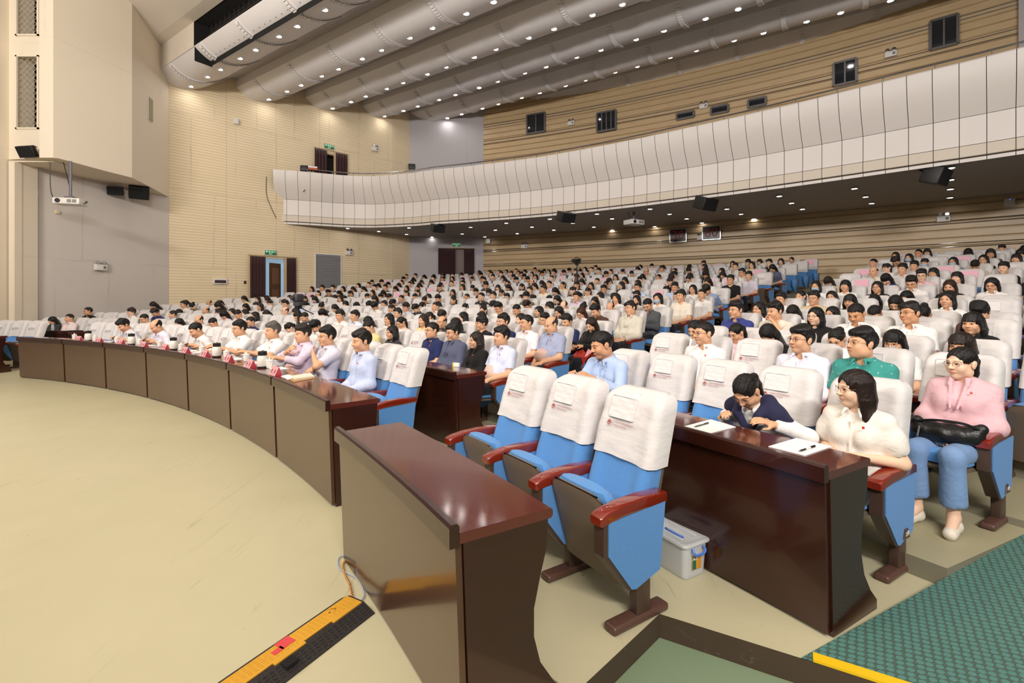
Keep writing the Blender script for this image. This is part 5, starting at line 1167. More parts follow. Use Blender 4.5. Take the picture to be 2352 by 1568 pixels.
s, z = lw(540, 280); b = MB(); b.rbox((0, -.08, 0), (.16, .18, .22), .01); o = b.build('wall_camera', M_white, None, True); o.location = lwp(s, z, 0); o.rotation_euler.z = L_ANG; tag(o, 'small white box camera high on the cream wall', 'camera'); b = MB(); b.box((.082, -.09, 0), (.004, .12, .19)); b.build('lens_panel', M_black, o)
# louvred panel
la, lt = lw(723.5, 582); lb_, _ = lw(783, 585); lo_ = 1.2
e = empty('louvre_panel', lwp((la + lb_) / 2, lo_, .0), L_ANG, 'tall grey louvred panel in the cream wall past the stalls door', 'louvre'); w = lb_ - la; h = lt - lo_
b = MB()
for c, d in (((-w / 2, -.02, h / 2), (.05, .05, h)), ((w / 2, -.02, h / 2), (.05, .05, h)), ((0, -.02, h), (w, .05, .05)), ((0, -.02, 0), (w, .05, .05))): b.box(c, d)
b.build('louvre_frame', M_white, e); b = MB()
for i in range(int(h / .075)): b.box((0, -.015, .04 + i * .075), (w - .04, .05, .012), M=Matrix.Rotation(.6, 4, 'X'))
b.box((0, .0, h / 2), (w - .02, .01, h - .02)); b.build('louvre_slats', mat('louvre_grey', '9b9b9e', .5, metal=.3), e)
# speakers, screens, projectors
def hang_box(name, p, rz, tilt, d, lab, cat, m=M_black, grp=None):
    e = empty(name, p, rz, lab, cat, grp); b = MB(); b.rbox((0, 0, 0), d, .02, M=Matrix.Rotation(tilt, 4, 'X')); b.build('cabinet', m, e, True); R = Matrix.Rotation(tilt, 4, 'X'); b = MB(); c = R @ Vector((0, -d[1] / 2 - .004, 0)); b.box(c, (d[0] * .9, .008, d[2] * .9), M=R); b.build('grille', mat('speaker_grille', '0d0d0d', .8, bump=.4, bscale=200), e); b = MB(); b.tube([(0, d[1] * .3, d[2] * .2), (0, d[1] * .7 + .12, d[2] * .5 + .05)], .02, 6); b.build('bracket', M_black, e); return e
p, a = grey_wall(256, 440); hang_box('monitor_speaker', p + Vector((.22, -.12, 0)), .5, .35, (.42, .16, .26), 'flat black speaker on the grey wall below the box', 'speaker')
c = gd(319, 441, 16.4); hang_box('loudspeaker', c + Vector((0, 0, .02)), .7, .5, (.55, .42, .42), 'big tilted black loudspeaker under the box corner', 'speaker')
c = gd(62, 348, 13.05); hang_box('monitor_speaker', c, -.15, .45, (.50, .13, .30), 'black tilted panel on the cream wall under the grilles', 'speaker')
for (x, y, w, d_) in ((1005.5, 524, 'nearest the far corner', (.55, .38, .32)), (1300, 498.5, 'beside the hanging projector', (.62, .4, .36)), (1621, 467.5, 'over the scoreboards', (.66, .42, .40)), (2150, 404, 'beside the column of four downlights', (.62, .40, .42))):
    q = gp(x, y, 4.68); hang_box('loudspeaker', q, math.atan2(q.x + 8, -q.y - 4) + 2.6 if False else .55, .35, d_, 'black loudspeaker under the balcony, ' + w, 'speaker', grp='speakers under the balcony')
def projector(p, rz, top, lab, s=1.0):
    e = empty('projector', p, rz, lab, 'projector'); b = MB(); b.rbox((0, 0, 0), (.62 * s, .44 * s, .17 * s), .025); b.build('projector_case', M_white, e, True); b = MB(); b.lathe([(.06 * s, 0), (.06 * s, .02)], (-.18 * s, -.22 * s, 0), 16, Matrix.Rotation(math.pi / 2, 4, 'X')); b.build('lens', M_black, e, True)
    b = MB(); [b.box((.08 * s + i * .12 * s, -.222 * s, 0), (.10 * s, .004, .09 * s)) for i in range(2)]; b.build('vent', mat('vent_grey', '8a8782', .6), e); b = MB(); b.tube([(0, 0, .08 * s), (0, 0, top - p[2])], .035 * s, 8); b.box((0, 0, .12 * s), (.2 * s, .2 * s, .05)); b.build('ceiling_mount', mat('mount_grey', '66626a', .4), e)
    b = MB(); b.tube(spline([Vector((.25, .1, .06)), Vector((.36, .05, .03)), Vector((.30, 0, -.04)), Vector((.2, .2, .06))]), .012, 6); b.tube(spline([Vector((0, .1, .1)), Vector((-.1, .1, .5 * (top - p[2]))), Vector((-.22, .1, top - p[2]))]), .010, 6); b.build('cable', M_black, e, True)
projector(gd(162, 464, 13.43), .25, BZ + .02, 'white projector on a long pole under the stage side box')
projector(gp(1456, 511, 4.50), .55, 4.92, 'white projector hanging under the middle of the balcony', 1.05)
b = MB(); b.tube(spline([gd(115, 371, 13.35), gd(116, 430, 13.35), gd(124, 455, 13.35), gd(145, 462, 13.4)]), .012, 6); o = b.build('hanging_cable', M_black, None, True); tag(o, 'black cable hanging in a loop beside the pole projector', 'cable')
for (x, y, d, tx, lab) in ((1558, 541, .72, '30', 'dark scoreboard with red 30 on the slatted wall'), (1634.5, 535, .74, '60', 'dark scoreboard with red 60 on the slatted wall')):
    p, a = rear_px(x, y, .10); D = p.y; e = empty('scoreboard', p, a - math.pi / 2, ('scoreboard showing a dim red thirty, partly behind a speaker', 'scoreboard showing a dim red sixty, nearer the aisle end')[tx == '60'], 'scoreboard'); b = MB(); b.box((0, -.02, 0), (d, .10, .58)); b.build('frame', M_chrome, e); b = MB(); b.box((0, -.073, 0), (d - .05, .01, .53)); b.build('screen', mat('screen_black', '141010', .3), e); tm = text_mesh(tx, .56, mat('digit_red', '5c120e', .5, emit=('7a1410', .25)), .002, 'CENTER'); q = obj_of('digits', tm, e); q.matrix_local = Matrix(((1, 0, 0, 0), (0, 0, -1, -.08), (0, 1, 0, 0), (0, 0, 0, 1)))
# windows of the rear wall above the balcony
M_glass = mat('dark_glass', '20242a', .08, spec=.8)
for i, (x0, x1, y0, y1, nb) in enumerate(((1211, 1252, 262, 305, 2), (1372, 1415, 257, 300, 4), (1555, 1594, 255, 276, 1), (1634, 1673, 240, 264, 1), (1719, 1759, 223, 248, 1), (1915, 1967, 137, 197, 2), (2137, 2200, 38, 112, 2))):
    p0, a0 = rear_px(x0, y1 - (0 if x0 < 1500 else 1), .06); p1, a1 = rear_px(x1, y0, .06); zc = [HC + (YH - y) * (p0.y + p1.y) / 2 / FPX for y in (y1 if x0 < 1500 else (y1 + y1 - 8) / 2, y0 if x0 < 1500 else y0 + 4)]
    d = (p1 - p0).to_2d(); e = MB(); w = d.length; h = zc[1] - zc[0]; an = math.atan2(d.y, d.x); m_ = (p0 + p1) / 2
    for c, dd in (((-w / 2, 0, 0), (.08, .16, h)), ((w / 2, 0, 0), (.08, .16, h)), ((0, 0, h / 2), (w, .16, .08)), ((0, 0, -h / 2), (w, .16, .08))): e.box(c, dd)
    for k in range(1, nb): e.box((-w / 2 + w * k / nb, 0, 0), (.05, .1, h))
    o = struct(e.build('window_%d' % (i + 3), mat('window_frame', '6f6b68', .4, metal=.4))); o.location = (m_.x, m_.y, sum(zc) / 2); o.rotation_euler.z = an; g = MB(); g.box((0, .02, 0), (w - .04, .05, h - .04)); g.build('glass', M_glass, o)
b = MB(); s_ = B2 + (B3 - B2) * .44; d = (B3 - B2).normalized(); e1 = Vector((s_.x, s_.y, HC + (YH - 251) * s_.y / FPX)); b.box((0, 0, 0), (.34, .06, .78)); o = struct(b.build('window_10', mat('window_frame_white', 'ddd6ca', .5))); o.location = e1; o.rotation_euler.z = math.atan2(d.y, d.x); g = MB(); g.box((0, -.02, 0), (.28, .05, .72)); g.build('pane', mat('dusty_glass', '8d8672', .3), o)
# tripods and cameras, follow spot
def tripod(p, h, rz, lab, kind):
    e = empty('camera_tripod', p, rz, lab, 'tripod'); top = Vector((0, 0, h)); b = MB(); b.tube([(0, 0, h * .45), top], .018, 8); b.build('column', M_black, e, True)
    for k in range(3): a = 2.1 * k + .4; b = MB(); b.tube([(0, 0, h * .86), (.16 * math.cos(a), .16 * math.sin(a), h * .45), (.36 * math.cos(a), .36 * math.sin(a), .01)], [.017, .015, .011], 7); b.build('leg', M_black, e, True)
    b = MB(); b.rbox((0, 0, h), (.09, .09, .05), .01); b.tube([(0, -.02, h), (.02, -.28, h - .12)], .008, 6); b.build('head', M_black, e, True)
    c = empty('video_camera', Vector(p) + Vector((0, 0, h + .025)), rz, ('motorised conference camera on the tripod behind the front row', 'camcorder on the tall tripod near the back rows')[kind], 'camera')
    b = MB()
    if kind == 0: b.lathe([(.075, 0), (.078, .05), (.06, .07)], n=20); b.rbox((0, 0, .13), (.13, .15, .13), .03); b.lathe([(.04, .0), (.04, .05)], (0, .07, .13), 16, Matrix.Rotation(-math.pi / 2, 4, 'X'))
    else: b.rbox((0, 0, .08), (.11, .34, .14), .02); b.lathe([(.045, 0), (.055, .12)], (0, .15, .08), 16, Matrix.Rotation(-math.pi / 2, 4, 'X')); b.tube([(0, -.1, .15), (0, -.08, .2), (0, .08, .2), (0, .1, .15)], .013, 6); b.rbox((-.09, -.05, .14), (.08, .03, .06), .005)
    b.build('camera_body', mat('camera_grey', '38373a', .5) if kind == 0 else M_black, c, True)
t = th_at(685, 21.28); tripod(pol(21.28, t, 0), 1.50, face_rot(t), 'black tripod with round camera standing behind the front row', 0)
t = th_at(1325, 31.05); tripod(pol(31.05, t, .98), 1.78, face_rot(t), 'tall black tripod among the back rows', 1)
c = gd(704, 388, 21.2); e = empty('follow_spot', (c.x, c.y, 6.2), .3, 'black and orange follow spotlight on the balcony by the door', 'spotlight'); zz = c.z - 6.2
b = MB(); b.rbox((-.08, 0, zz), (.34, .26, .27), .05); b.build('lamp_house', M_black, e, True); b = MB(); b.rbox((.26, 0, zz), (.40, .22, .11), .02); b.build('orange_band', mat('orange_paint', 'd9572a', .5), e, True); b = MB(); b.rbox((.26, 0, zz + .09), (.40, .22, .08), .02); b.build('silver_band', M_chrome, e, True)
b = MB(); b.tube([(-.1, 0, zz - .1), (-.1, 0, zz - .3), (.2, 0, zz - .3), (.2, 0, zz - .06)], .02, 6); b.tube([(.05, 0, zz - .3), (.05, 0, .02)], .025, 8)
for k in range(3): b.tube([(.05, 0, .35), (.05 + .3 * math.cos(2.1 * k), .3 * math.sin(2.1 * k), .01)], .015, 6)
b.build('stand', M_black, e, True)
# smoke detectors on the ceiling waves, cable down the balcony end
for (x, y, k) in ((656, 73, 0), (903, 198, 2), (1112, 123, 2), (1392, 23, 2), (1441, 160, 5), (1724, 85, 5)):
    p = gp(x, y, HW[k] + .02); b = MB(); b.lathe([(.05, 0), (.075, .03), (.075, .06)], n=14); o = b.build('smoke_detector', mat('detector_cream', 'd8c08a', .5), None, True); o.location = p; tag(o, 'small cream smoke detector on the %s ceiling wave near x %s' % (ONES[k + 1], 'abcdef'[k]) if False else 'small cream smoke detector on the %s ceiling wave, %s lamp' % (ONES[k + 1], {656: 'past the fifth', 903: 'past the third', 1112: 'past the eighth', 1392: 'past the twelfth', 1441: 'past the ninth', 1724: 'past the fourteenth'}[x]), 'detector', 'smoke detectors')
b = MB(); b.tube(spline([lwp(lw(611.5, 398)[0], 6.75, .02), lwp(lw(612, 440)[0], 6.0, .02), lwp(lw(622, 470)[0], 5.5, .02), lwp(lw(634, 496)[0], 5.05, .02)]), .012, 6); o = b.build('wall_cable', M_seam, None, True); tag(o, 'loose dark cable running down the wall beside the balcony end', 'cable')
s, z = lw(946, 384); p = gpl(g_along(946), HC + (YH - 384) * 25.8 / FPX, .05); b = MB(); b.rbox((0, -.05, 0), (.34, .1, .28), .02); o = b.build('wall_box', M_black, None, True); o.location = p; o.rotation_euler.z = G_ANG; tag(o, 'small dark box on the grey wall above the balcony', 'box')
# ================================================================== seating plan
PAL = {'white': 'f1ede9', 'cream': 'efe4d4', 'light blue': 'c3d2f0', 'pale grey': 'd9d7dd', 'lavender': 'e2cfe2', 'navy': '262f5c', 'black': '1b1919', 'charcoal': '3a393b', 'grey': '8d8f98', 'slate': '5b5f78', 'pink': 'eec6cd', 'beige': 'd8c29c', 'yellow': 'e9d79a', 'teal': '3f978f', 'brown': '573c2e', 'blue': '8fa6cf', 'indigo': '3b4486', 'olive': '6a6a4c', 'maroon': '5a1f2a'}
HAIRD = {'short': 'short black hair', 'crop': 'cropped black hair', 'side': 'side-parted black hair', 'bowl': 'bowl-cut black hair', 'bald': 'thinning hair', 'spiky': 'spiky black hair', 'long': 'long black hair', 'wavy': 'wavy black hair', 'mid': 'shoulder-length hair', 'bob': 'black bob', 'pony': 'black ponytail', 'bun': 'black bun'}
CE = {1: 40.5, 2: 41.1, 3: 41.4, 4: 41.6, 5: 41.7, 6: 41.9, 7: 42.1, 8: 42.25, 9: 42.45}
NUMW = 'zero one two three four five six seven eight nine ten eleven twelve thirteen fourteen fifteen sixteen'.split()
def inside(p, m=.45):
    q = p.to_2d()
    if (q - LA).dot(LN) < m and q.y > 17.9: return False
    P = Vector((-13.72, 13.77)); d = (LA - P).normalized()
    if (q - P).dot(Vector((d.y, -d.x))) < m: return False
    if (q - E1).dot(Vector(((E2 - E1).normalized().y, -(E2 - E1).normalized().x))) < m and q.y > 24.9: return False
    if (q - E2).dot(Vector((G_D.y, -G_D.x))) < m: return False
    return math.hypot(q.x - RC[0], q.y - RC[1]) < RR - .75
SEATS = []                                               # (depth, row, block, index, theta, r)
for k in range(1, 17):
    r = r_arm(k) + .295; st = PITCH / r; ce = math.radians(CE.get(k, 42.7)); blocks = []
    n = 200 if k > 2 else int((math.radians(71.2) - ce) / st)
    blocks.append(('middle', ce, n))
    if k <= 2: blocks.append(('far', math.radians(74.2), 60))
    if k == 1: blocks.append(('near', math.radians(32.17), 3))
    elif k == 2: blocks.append(('near', math.radians(30.83), 5))
    elif k == 3: blocks.append(('near', math.radians(30.4), 6))
    else:
        hi = ce - math.radians(3.25); m_ = 22; blocks.append(('near', hi - m_ * st, m_))
    for nm, a0, n in blocks:
        for j in range(n):
            t = a0 + (j + .5) * st
            if t > math.radians(88): break
            p = pol(r, t, ZR[k])
            if p.y < 1: continue
            x = CX + FPX * p.x / p.y
            if not (-70 < x < 2430) or not inside(p): continue
            idx = j + 1 if nm != 'near' or k <= 3 else 22 - j
            SEATS.append(dict(d=p.y, row=k, blk=nm, j=idx, th=t, r=r, p=p, x=x, first=(j == 0 and nm != 'near') or (nm == 'near' and j == 0), who=None))
SEATS.sort(key=lambda s: s['d'])
print('seats', len(SEATS))
def head_x(s, f=.25): p = pol(s['r'] - f + .28, s['th']); return CX + FPX * p.x / p.y
def seat_at(row, blk, px, fwd=0.0):
    c = [s for s in SEATS if s['row'] == row and s['blk'] == blk and s['who'] is None]
    if not c: return None
    s = min(c, key=lambda s: abs(head_x(s, .25 + fwd) - px)); return s if abs(head_x(s, .25 + fwd) - px) < 110 else None
F_ = dict
PEOPLE = [  # row, block, head column in the photo, sex, hair, top, sleeves, colour, more
 (1, 'middle', 283, 'm', 'side', 'shirt', 'short', 'pale grey', F_(lean=20, pitch=32, arms='desk', hero=1)),
 (1, 'middle', 365, 'm', 'bald', 'shirt', 'short', 'lavender', F_(lean=18, pitch=30, arms='desk', cloth='ebe4f2', hero=1)),
 (1, 'middle', 457, 'm', 'crop', 'shirt', 'short', 'white', F_(lean=22, pitch=28, arms='desk', hero=1)),
 (1, 'middle', 575, 'm', 'spiky', 'shirt', 'short', 'white', F_(lean=0, pitch=6, glasses='thin', arms='desk', fat=.3, hero=1)),
 (1, 'middle', 640, 'm', 'short', 'shirt', 'short', 'cream', F_(lean=-4, pitch=2, haircol='6a645e', arms='desk', fat=.6, hero=1, cloth='f6efe9', badge=1)),
 (1, 'middle', 700, 'm', 'short', 'shirt', 'rolled', 'lavender', F_(lean=-6, pitch=4, fat=1.0, arms=(((.24, .22, .80), (.05, .21, .90)), 'desk'), curl_r=.8, palm_r=(-.3, -1, .2), hero=1, badge=1, haircol='2a2522')),
 (1, 'middle', 775, 'm', 'spiky', 'shirt', 'short', 'pale grey', F_(lean=-8, pitch=2, glasses='thin', arms=('fold', ((-.20, .23, .79), (-.04, .20, .90))), palm_l=(.3, -1, .2), curl_l=.35, hero=1, cloth='dcd8e6')),
 (1, 'middle', 840, 'm', 'side', 'shirt', 'long', 'light blue', F_(lean=-8, pitch=5, arms='lap', cloth='c9d3f0', hero=1, yaw=-4, badge=1)),
 (2, 'middle', 900, 'f', 'wavy', 'shirt', 'long', 'charcoal', F_(glasses='thin', yaw=-8, hero=1)),
 (2, 'middle', 996, 'm', 'crop', 'shirt', 'short', 'navy', F_(glasses='dark', yaw=-8, hero=1, badge=1, fat=.4)),
 (2, 'middle', 1043, 'm', 'side', 'jacket', 'long', 'slate', F_(glasses='dark', yaw=-10, pitch=6, inner='c8d6ee', hero=1)),
 (2, 'middle', 1094, 'f', 'long', 'jacket', 'long', 'black', F_(glasses='thin', yaw=-14, inner='e9e2d8', haircol='2a1c18', hero=1, badge=1)),
 (2, 'middle', 1166, 'm', 'side', 'shirt', 'short', 'pale grey', F_(yaw=-8, arms='lap', cloth='d9def4', hero=1, fat=.5, badge=1, roll=-3)),
 (2, 'middle', 757, 'm', 'bowl', 'shirt', 'short', 'white', F_(lean=5, pitch=35)),
 (2, 'middle', 464, 'm', 'bald', 'shirt', 'short', 'white', F_(lean=0, pitch=18)), (2, 'middle', 519, 'm', 'crop', 'shirt', 'short', 'white', F_(lean=8, pitch=35, arms=('lap', ((-.2, .22, .82), (-.06, .12, .99))))),
 (2, 'middle', 353, 'm', 'crop', 'shirt', 'short', 'white', F_(lean=5, pitch=20, glasses='dark')), (2, 'middle', 212, 'm', 'crop', 'tee', 'short', 'navy', F_(lean=18, pitch=45)),
 (2, 'middle', 418, 'f', 'mid', 'jacket', 'long', 'white', F_(pitch=28, inner='2a2626')), (2, 'middle', 587, 'm', 'crop', 'shirt', 'short', 'navy', F_(glasses='dark', pitch=12)),
 (2, 'far', 112, 'f', 'long', 'jacket', 'long', 'charcoal', F_(pitch=30, inner='d0c8bc')), (2, 'far', 150, 'm', 'crop', 'shirt', 'short', 'pink', F_(cloth='f3e0de')),
 (3, 'middle', 1268, 'm', 'bald', 'shirt', 'short', 'grey', F_(cloth='a6adca', fat=1.0, pitch=14, yaw=-10, hero=1, haircol='4a4541', badge=1)),
 (3, 'middle', 1212, 'm', 'crop', 'shirt', 'short', 'white', F_(cloth='f0e6ea', glasses='thin', yaw=-14, hero=1)),
 (3, 'middle', 1158, 'm', 'spiky', 'tee', 'short', 'navy', F_(glasses='thin', yaw=-8, hero=1)), (3, 'middle', 1112, 'm', 'bowl', 'tee', 'short', 'black', F_(glasses='dark', yaw=-16)),
 (3, 'middle', 1048, 'f', 'bob', 'shirt', 'long', 'black', F_(pitch=25)), (3, 'middle', 1015, 'm', 'bald', 'shirt', 'long', 'charcoal', F_(glasses='thin', haircol='2e2825')),
 (3, 'middle', 972, 'f', 'long', 'tee', 'short', 'yellow', F_(haircol='2a1a14')), (3, 'middle', 923, 'f', 'pony', 'tee', 'short', 'pink', F_(pitch=24, glasses='thin', cloth='efcbb8')),
 (3, 'middle', 893, 'f', 'mid', 'tee', 'short', 'white', F_(glasses='thin')), (3, 'middle', 844, 'f', 'long', 'shirt', 'long', 'black', F_(pitch=30)), (3, 'middle', 814, 'm', 'short', 'shirt', 'short', 'light blue', F_(cloth='e4e8f6')),
 (3, 'middle', 714, 'm', 'crop', 'shirt', 'short', 'slate', F_(lean=4, pitch=25, cloth='33405e')), (3, 'middle', 690, 'm', 'spiky', 'shirt', 'short', 'white', F_(pitch=25)),
 (4, 'middle', 1360, 'f', 'long', 'jacket', 'long', 'black', F_(pitch=24, arms='phone', inner='c9b48a', haircol='2e1d16', hero=1, redbag=1)), (4, 'middle', 1303, 'm', 'side', 'shirt', 'short', 'navy', F_(pitch=14, yaw=-6)),
 (4, 'middle', 1250, 'm', 'short', 'shirt', 'short', 'white', F_(glasses='thin', roll=-10)), (5, 'middle', 1446, 'm', 'side', 'jacket', 'long', 'beige', F_(glasses='thin', cloth='d9d2c2', inner='f0ece6', roll=14, lean=-18, hero=1, closed=1, yaw=-16)),
 (5, 'middle', 1378, 'm', 'side', 'jacket', 'long', 'brown', F_(pitch=26, lean=-2, inner='e6e6e8', yaw=-10)), (5, 'middle', 1337, 'f', 'long', 'shirt', 'long', 'white', F_(pitch=28, haircol='4a261a', glasses='thin')),
 (5, 'middle', 1285, 'f', 'long', 'shirt', 'long', 'black', F_(pitch=20)), (5, 'middle', 1238, 'f', 'long', 'tee', 'short', 'black', F_(glasses='thin', yaw=-10)),
 (6, 'middle', 1495, 'm', 'crop', 'shirt', 'long', 'charcoal', F_(glasses='thin', pitch=30, arms='phone', lean=-4, cloth='55575a', hero=1)), (6, 'middle', 1454, 'm', 'bald', 'shirt', 'short', 'white', F_(glasses='thin')), (6, 'middle', 1403, 'm', 'bald', 'shirt', 'short', 'white', F_(pitch=30)),
 (7, 'middle', 1569, 'm', 'spiky', 'tee', 'short', 'cream', F_(arms='lap', hero=1, yaw=-10)), (7, 'middle', 1515, 'f', 'bob', 'tee', 'short', 'white', F_(mask=1)), (7, 'middle', 1462, 'f', 'bob', 'shirt', 'short', 'white', F_()), (7, 'middle', 1418, 'f', 'bob', 'tee', 'short', 'white', F_(closed=1)),
 (7, 'middle', 1367, 'f', 'long', 'shirt', 'long', 'black', F_(pitch=20, glasses='thin')), (7, 'middle', 1324, 'm', 'short', 'shirt', 'short', 'lavender', F_()), (8, 'middle', 1614, 'm', 'crop', 'shirt', 'short', 'white', F_(arms='lap', badge=1)), (8, 'middle', 1554, 'm', 'crop', 'shirt', 'short', 'white', F_(glasses='thin')),
 (9, 'middle', 1624, 'm', 'bowl', 'tee', 'short', 'blue', F_(lean=24, pitch=40, arms='lap')), (9, 'middle', 1591, 'f', 'mid', 'tee', 'short', 'white', F_(glasses='thin')), (10, 'middle', 1678, 'm', 'spiky', 'tee', 'short', 'black', F_(glasses='dark')), (11, 'middle', 1735, 'm', 'spiky', 'shirt', 'short', 'pale grey', F_(cloth='dcd6e4', arms='lap')),
 # block between the two aisles
 (2, 'near', 1425, 'm', 'crop', 'shirt', 'long', 'light blue', F_(lean=8, pitch=16, yaw=-22, arms='desk', scale=1.08, cloth='b9cdf2', hero=2, skin='d9a17c')),
 (2, 'near', 1718, 'f', 'pony', 'shirt', 'long', 'white', F_(lean=26, pitch=44, yaw=-2, arms='desk', glasses='thin', hero=2, sweater=1, bangs=False)),
 (2, 'near', 2019, 'f', 'mid', 'shirt', 'puff', 'cream', F_(lean=-4, pitch=2, yaw=-34, glasses='thin', arms=(((.21, .0, .70), (.06, .23, .70)), ((-.21, .0, .70), (-.06, .23, .70))), haircol='24140f', hero=2, badge=1, cloth='f0e8de', skin='eec4a6')),
 (3, 'near', 1626, 'm', 'crop', 'shirt', 'short', 'white', F_(yaw=-24, glasses='dark', cloth='f6efeb', hero=2, badge=1)), (3, 'near', 1839, 'm', 'short', 'shirt', 'long', 'pale grey', F_(yaw=-22, pitch=-3, glasses='dark', cloth='e9e7f2', hero=2)),
 (3, 'near', 1985, 'm', 'short', 'shirt', 'short', 'teal', F_(yaw=-32, pitch=-4, glasses='thin', fat=.4, lean=-10, hero=2, ticks=1)), (3, 'near', 2243, 'f', 'pony', 'jacket', 'long', 'pink', F_(yaw=-20, pitch=2, glasses='thin', inner='f6f1ec', cloth='e3b7be', arms='lap', legs='7d9cc8', hero=2, shoes='e9e0cf', leglen=.8, flare=.02, badge=1, bag=1, skin='efc6aa', curl_r=.9, curl_l=.9)),
 (4, 'near', 1596, 'f', 'pony', 'tee', 'short', 'white', F_(pitch=25)), (4, 'near', 1694, 'f', 'pony', 'shirt', 'long', 'pink', F_(pitch=24, glasses='thin', yaw=-16, hero=1)), (4, 'near', 1784, 'f', 'long', 'shirt', 'long', 'black', F_(pitch=50, lean=4)), (4, 'near', 1923, 'f', 'bun', 'shirt', 'long', 'white', F_(pitch=24, glasses='thin')),
 (4, 'near', 2054, 'f', 'bob', 'tee', 'short', 'white', F_(pitch=14, bangs=True, mask=1, glasses='thin', hero=1)), (4, 'near', 2210, 'f', 'bob', 'jacket', 'long', 'black', F_(bangs=True, haircol='2a1a14', pitch=6, yaw=-10, hero=1, skin='d9a17a')),
 (5, 'near', 1690, 'm', 'short', 'shirt', 'short', 'indigo', F_(yaw=-20, glasses='thin', hero=1)), (5, 'near', 1780, 'm', 'spiky', 'tee', 'short', 'cream', F_(yaw=-24, pitch=6, arms=('lap', ((-.2, .2, .8), (-.05, .13, .97))), curl_l=1.2, hero=1)), (5, 'near', 1953, 'm', 'crop', 'shirt', 'short', 'white', F_(pitch=24, yaw=-4, hero=1, skin='d49c72')),
 (5, 'near', 2075, 'm', 'side', 'shirt', 'short', 'white', F_(yaw=-26, pitch=-4, glasses='dark', roll=8, hero=1, skin='d9a17a')), (5, 'near', 2206, 'f', 'wavy', 'jacket', 'long', 'black', F_(bangs=True, yaw=-10, pitch=2, inner='e8e2da', hero=1)), (5, 'near', 2298, 'f', 'long', 'shirt', 'long', 'white', F_(roll=-28, pitch=20, closed=1, hero=1)),
 (6, 'near', 1739, 'f', 'bob', 'shirt', 'short', 'white', F_(yaw=-18, glasses='thin')), (6, 'near', 1806, 'f', 'long', 'tee', 'short', 'white', F_(pitch=40)), (6, 'near', 1896, 'f', 'long', 'tee', 'short', 'pink', F_(glasses='thin', yaw=-14)), (6, 'near', 1987, 'm', 'crop', 'tee', 'short', 'black', F_(pitch=42)), (6, 'near', 2082, 'f', 'bun', 'tee', 'short', 'black', F_(pitch=44)), (6, 'near', 2195, 'm', 'bowl', 'shirt', 'long', 'brown', F_(pitch=30)), (6, 'near', 2309, 'm', 'spiky', 'shirt', 'short', 'navy', F_(pitch=26, hero=1)),
 (7, 'near', 1773, 'm', 'spiky', 'shirt', 'short', 'white', F_(glasses='thin', yaw=-14)), (7, 'near', 1851, 'm', 'side', 'tee', 'short', 'beige', F_(glasses='dark', yaw=-8)), (7, 'near', 1926, 'f', 'wavy', 'tee', 'short', 'black', F_(bangs=True, glasses='thin', pitch=8)), (7, 'near', 2078, 'f', 'long', 'shirt', 'long', 'black', F_(pitch=40, lean=6)), (7, 'near', 2204, 'f', 'long', 'shirt', 'long', 'white', F_(yaw=-6)),
 (8, 'near', 1810, 'f', 'pony', 'tee', 'short', 'white', F_(yaw=-12)), (8, 'near', 1884, 'f', 'mid', 'tee', 'short', 'white', F_(roll=10)), (8, 'near', 2011, 'f', 'long', 'shirt', 'long', 'black', F_(pitch=46)), (9, 'near', 1841, 'f', 'mid', 'tee', 'short', 'white', F_(mask=1)), (9, 'near', 1900, 'f', 'mid', 'tee', 'short', 'white', F_(closed=1, bangs=True)), (9, 'near', 1958, 'f', 'long', 'tee', 'short', 'black', F_(glasses='dark')), (9, 'near', 2031, 'm', 'spiky', 'shirt', 'short', 'white', F_(glasses='dark', pitch=22)), (9, 'near', 2112, 'f', 'long', 'tee', 'short', 'black', F_(haircol='3a2218', pitch=16)), (9, 'near', 2185, 'f', 'long', 'shirt', 'long', 'white', F_(glasses='dark', pitch=14)), (9, 'near', 2266, 'f', 'long', 'tee', 'short', 'yellow', F_(glasses='thin', arms=(((.2, .2, .8), (.06, .13, .97)), 'lap'))),
]
for (row, blk, px, sex, hair, top, slv, col, ex) in PEOPLE:
    s = seat_at(row, blk, px, .35 if ex.get('lean', -14) > 10 else 0)
    if s is None: print('no seat', row, blk, px); continue
    q = dict(sex=sex, hair=hair, top=top, sleeves=slv, colname=col, cloth=PAL[col]); q.update(ex); q['px'] = px; s['who'] = q
# everyone else: seats filled at random in the habits of this hall
SKINS = ['e0ac88', 'e6b795', 'd9a27c', 'ecc0a2']
def random_person(r):
    f = r.random() < .56; q = dict(sex='f' if f else 'm'); q['hair'] = r.choice(['long', 'long', 'long', 'mid', 'pony', 'pony', 'bob', 'bun', 'wavy']) if f else r.choice(['short', 'crop', 'crop', 'side', 'spiky', 'spiky', 'bowl', 'bald'])
    q['top'], q['sleeves'] = r.choice([('shirt', 'short'), ('shirt', 'short'), ('tee', 'short'), ('tee', 'short'), ('shirt', 'long')])
    q['colname'] = r.choice(['white'] * 8 + ['black'] * 6 + ['navy'] * 2 + ['light blue'] * 2 + ['pale grey', 'charcoal', 'grey', 'pink', 'beige', 'cream', 'cream', 'slate', 'brown', 'yellow', 'lavender', 'olive'])
    q['cloth'] = PAL[q['colname']]; a = r.choice([(-14, -10, 0), (-14, -10, 0), (-14, 6, 6), (-14, -24, 2), (-8, -6, 26), (-6, 4, 38), (0, -8, 46)]); q['lean'], q['yaw'], q['pitch'] = a
    q['haircol'] = r.choice(['17110f', '120e0d', '1c1512', '2a1b15']); q['glasses'] = r.choice([None, None, 'thin', 'dark']); q['skin'] = r.choice(SKINS); q['bangs'] = f and r.random() < .3
    if r.random() < .035: q['mask'] = 1
    return q
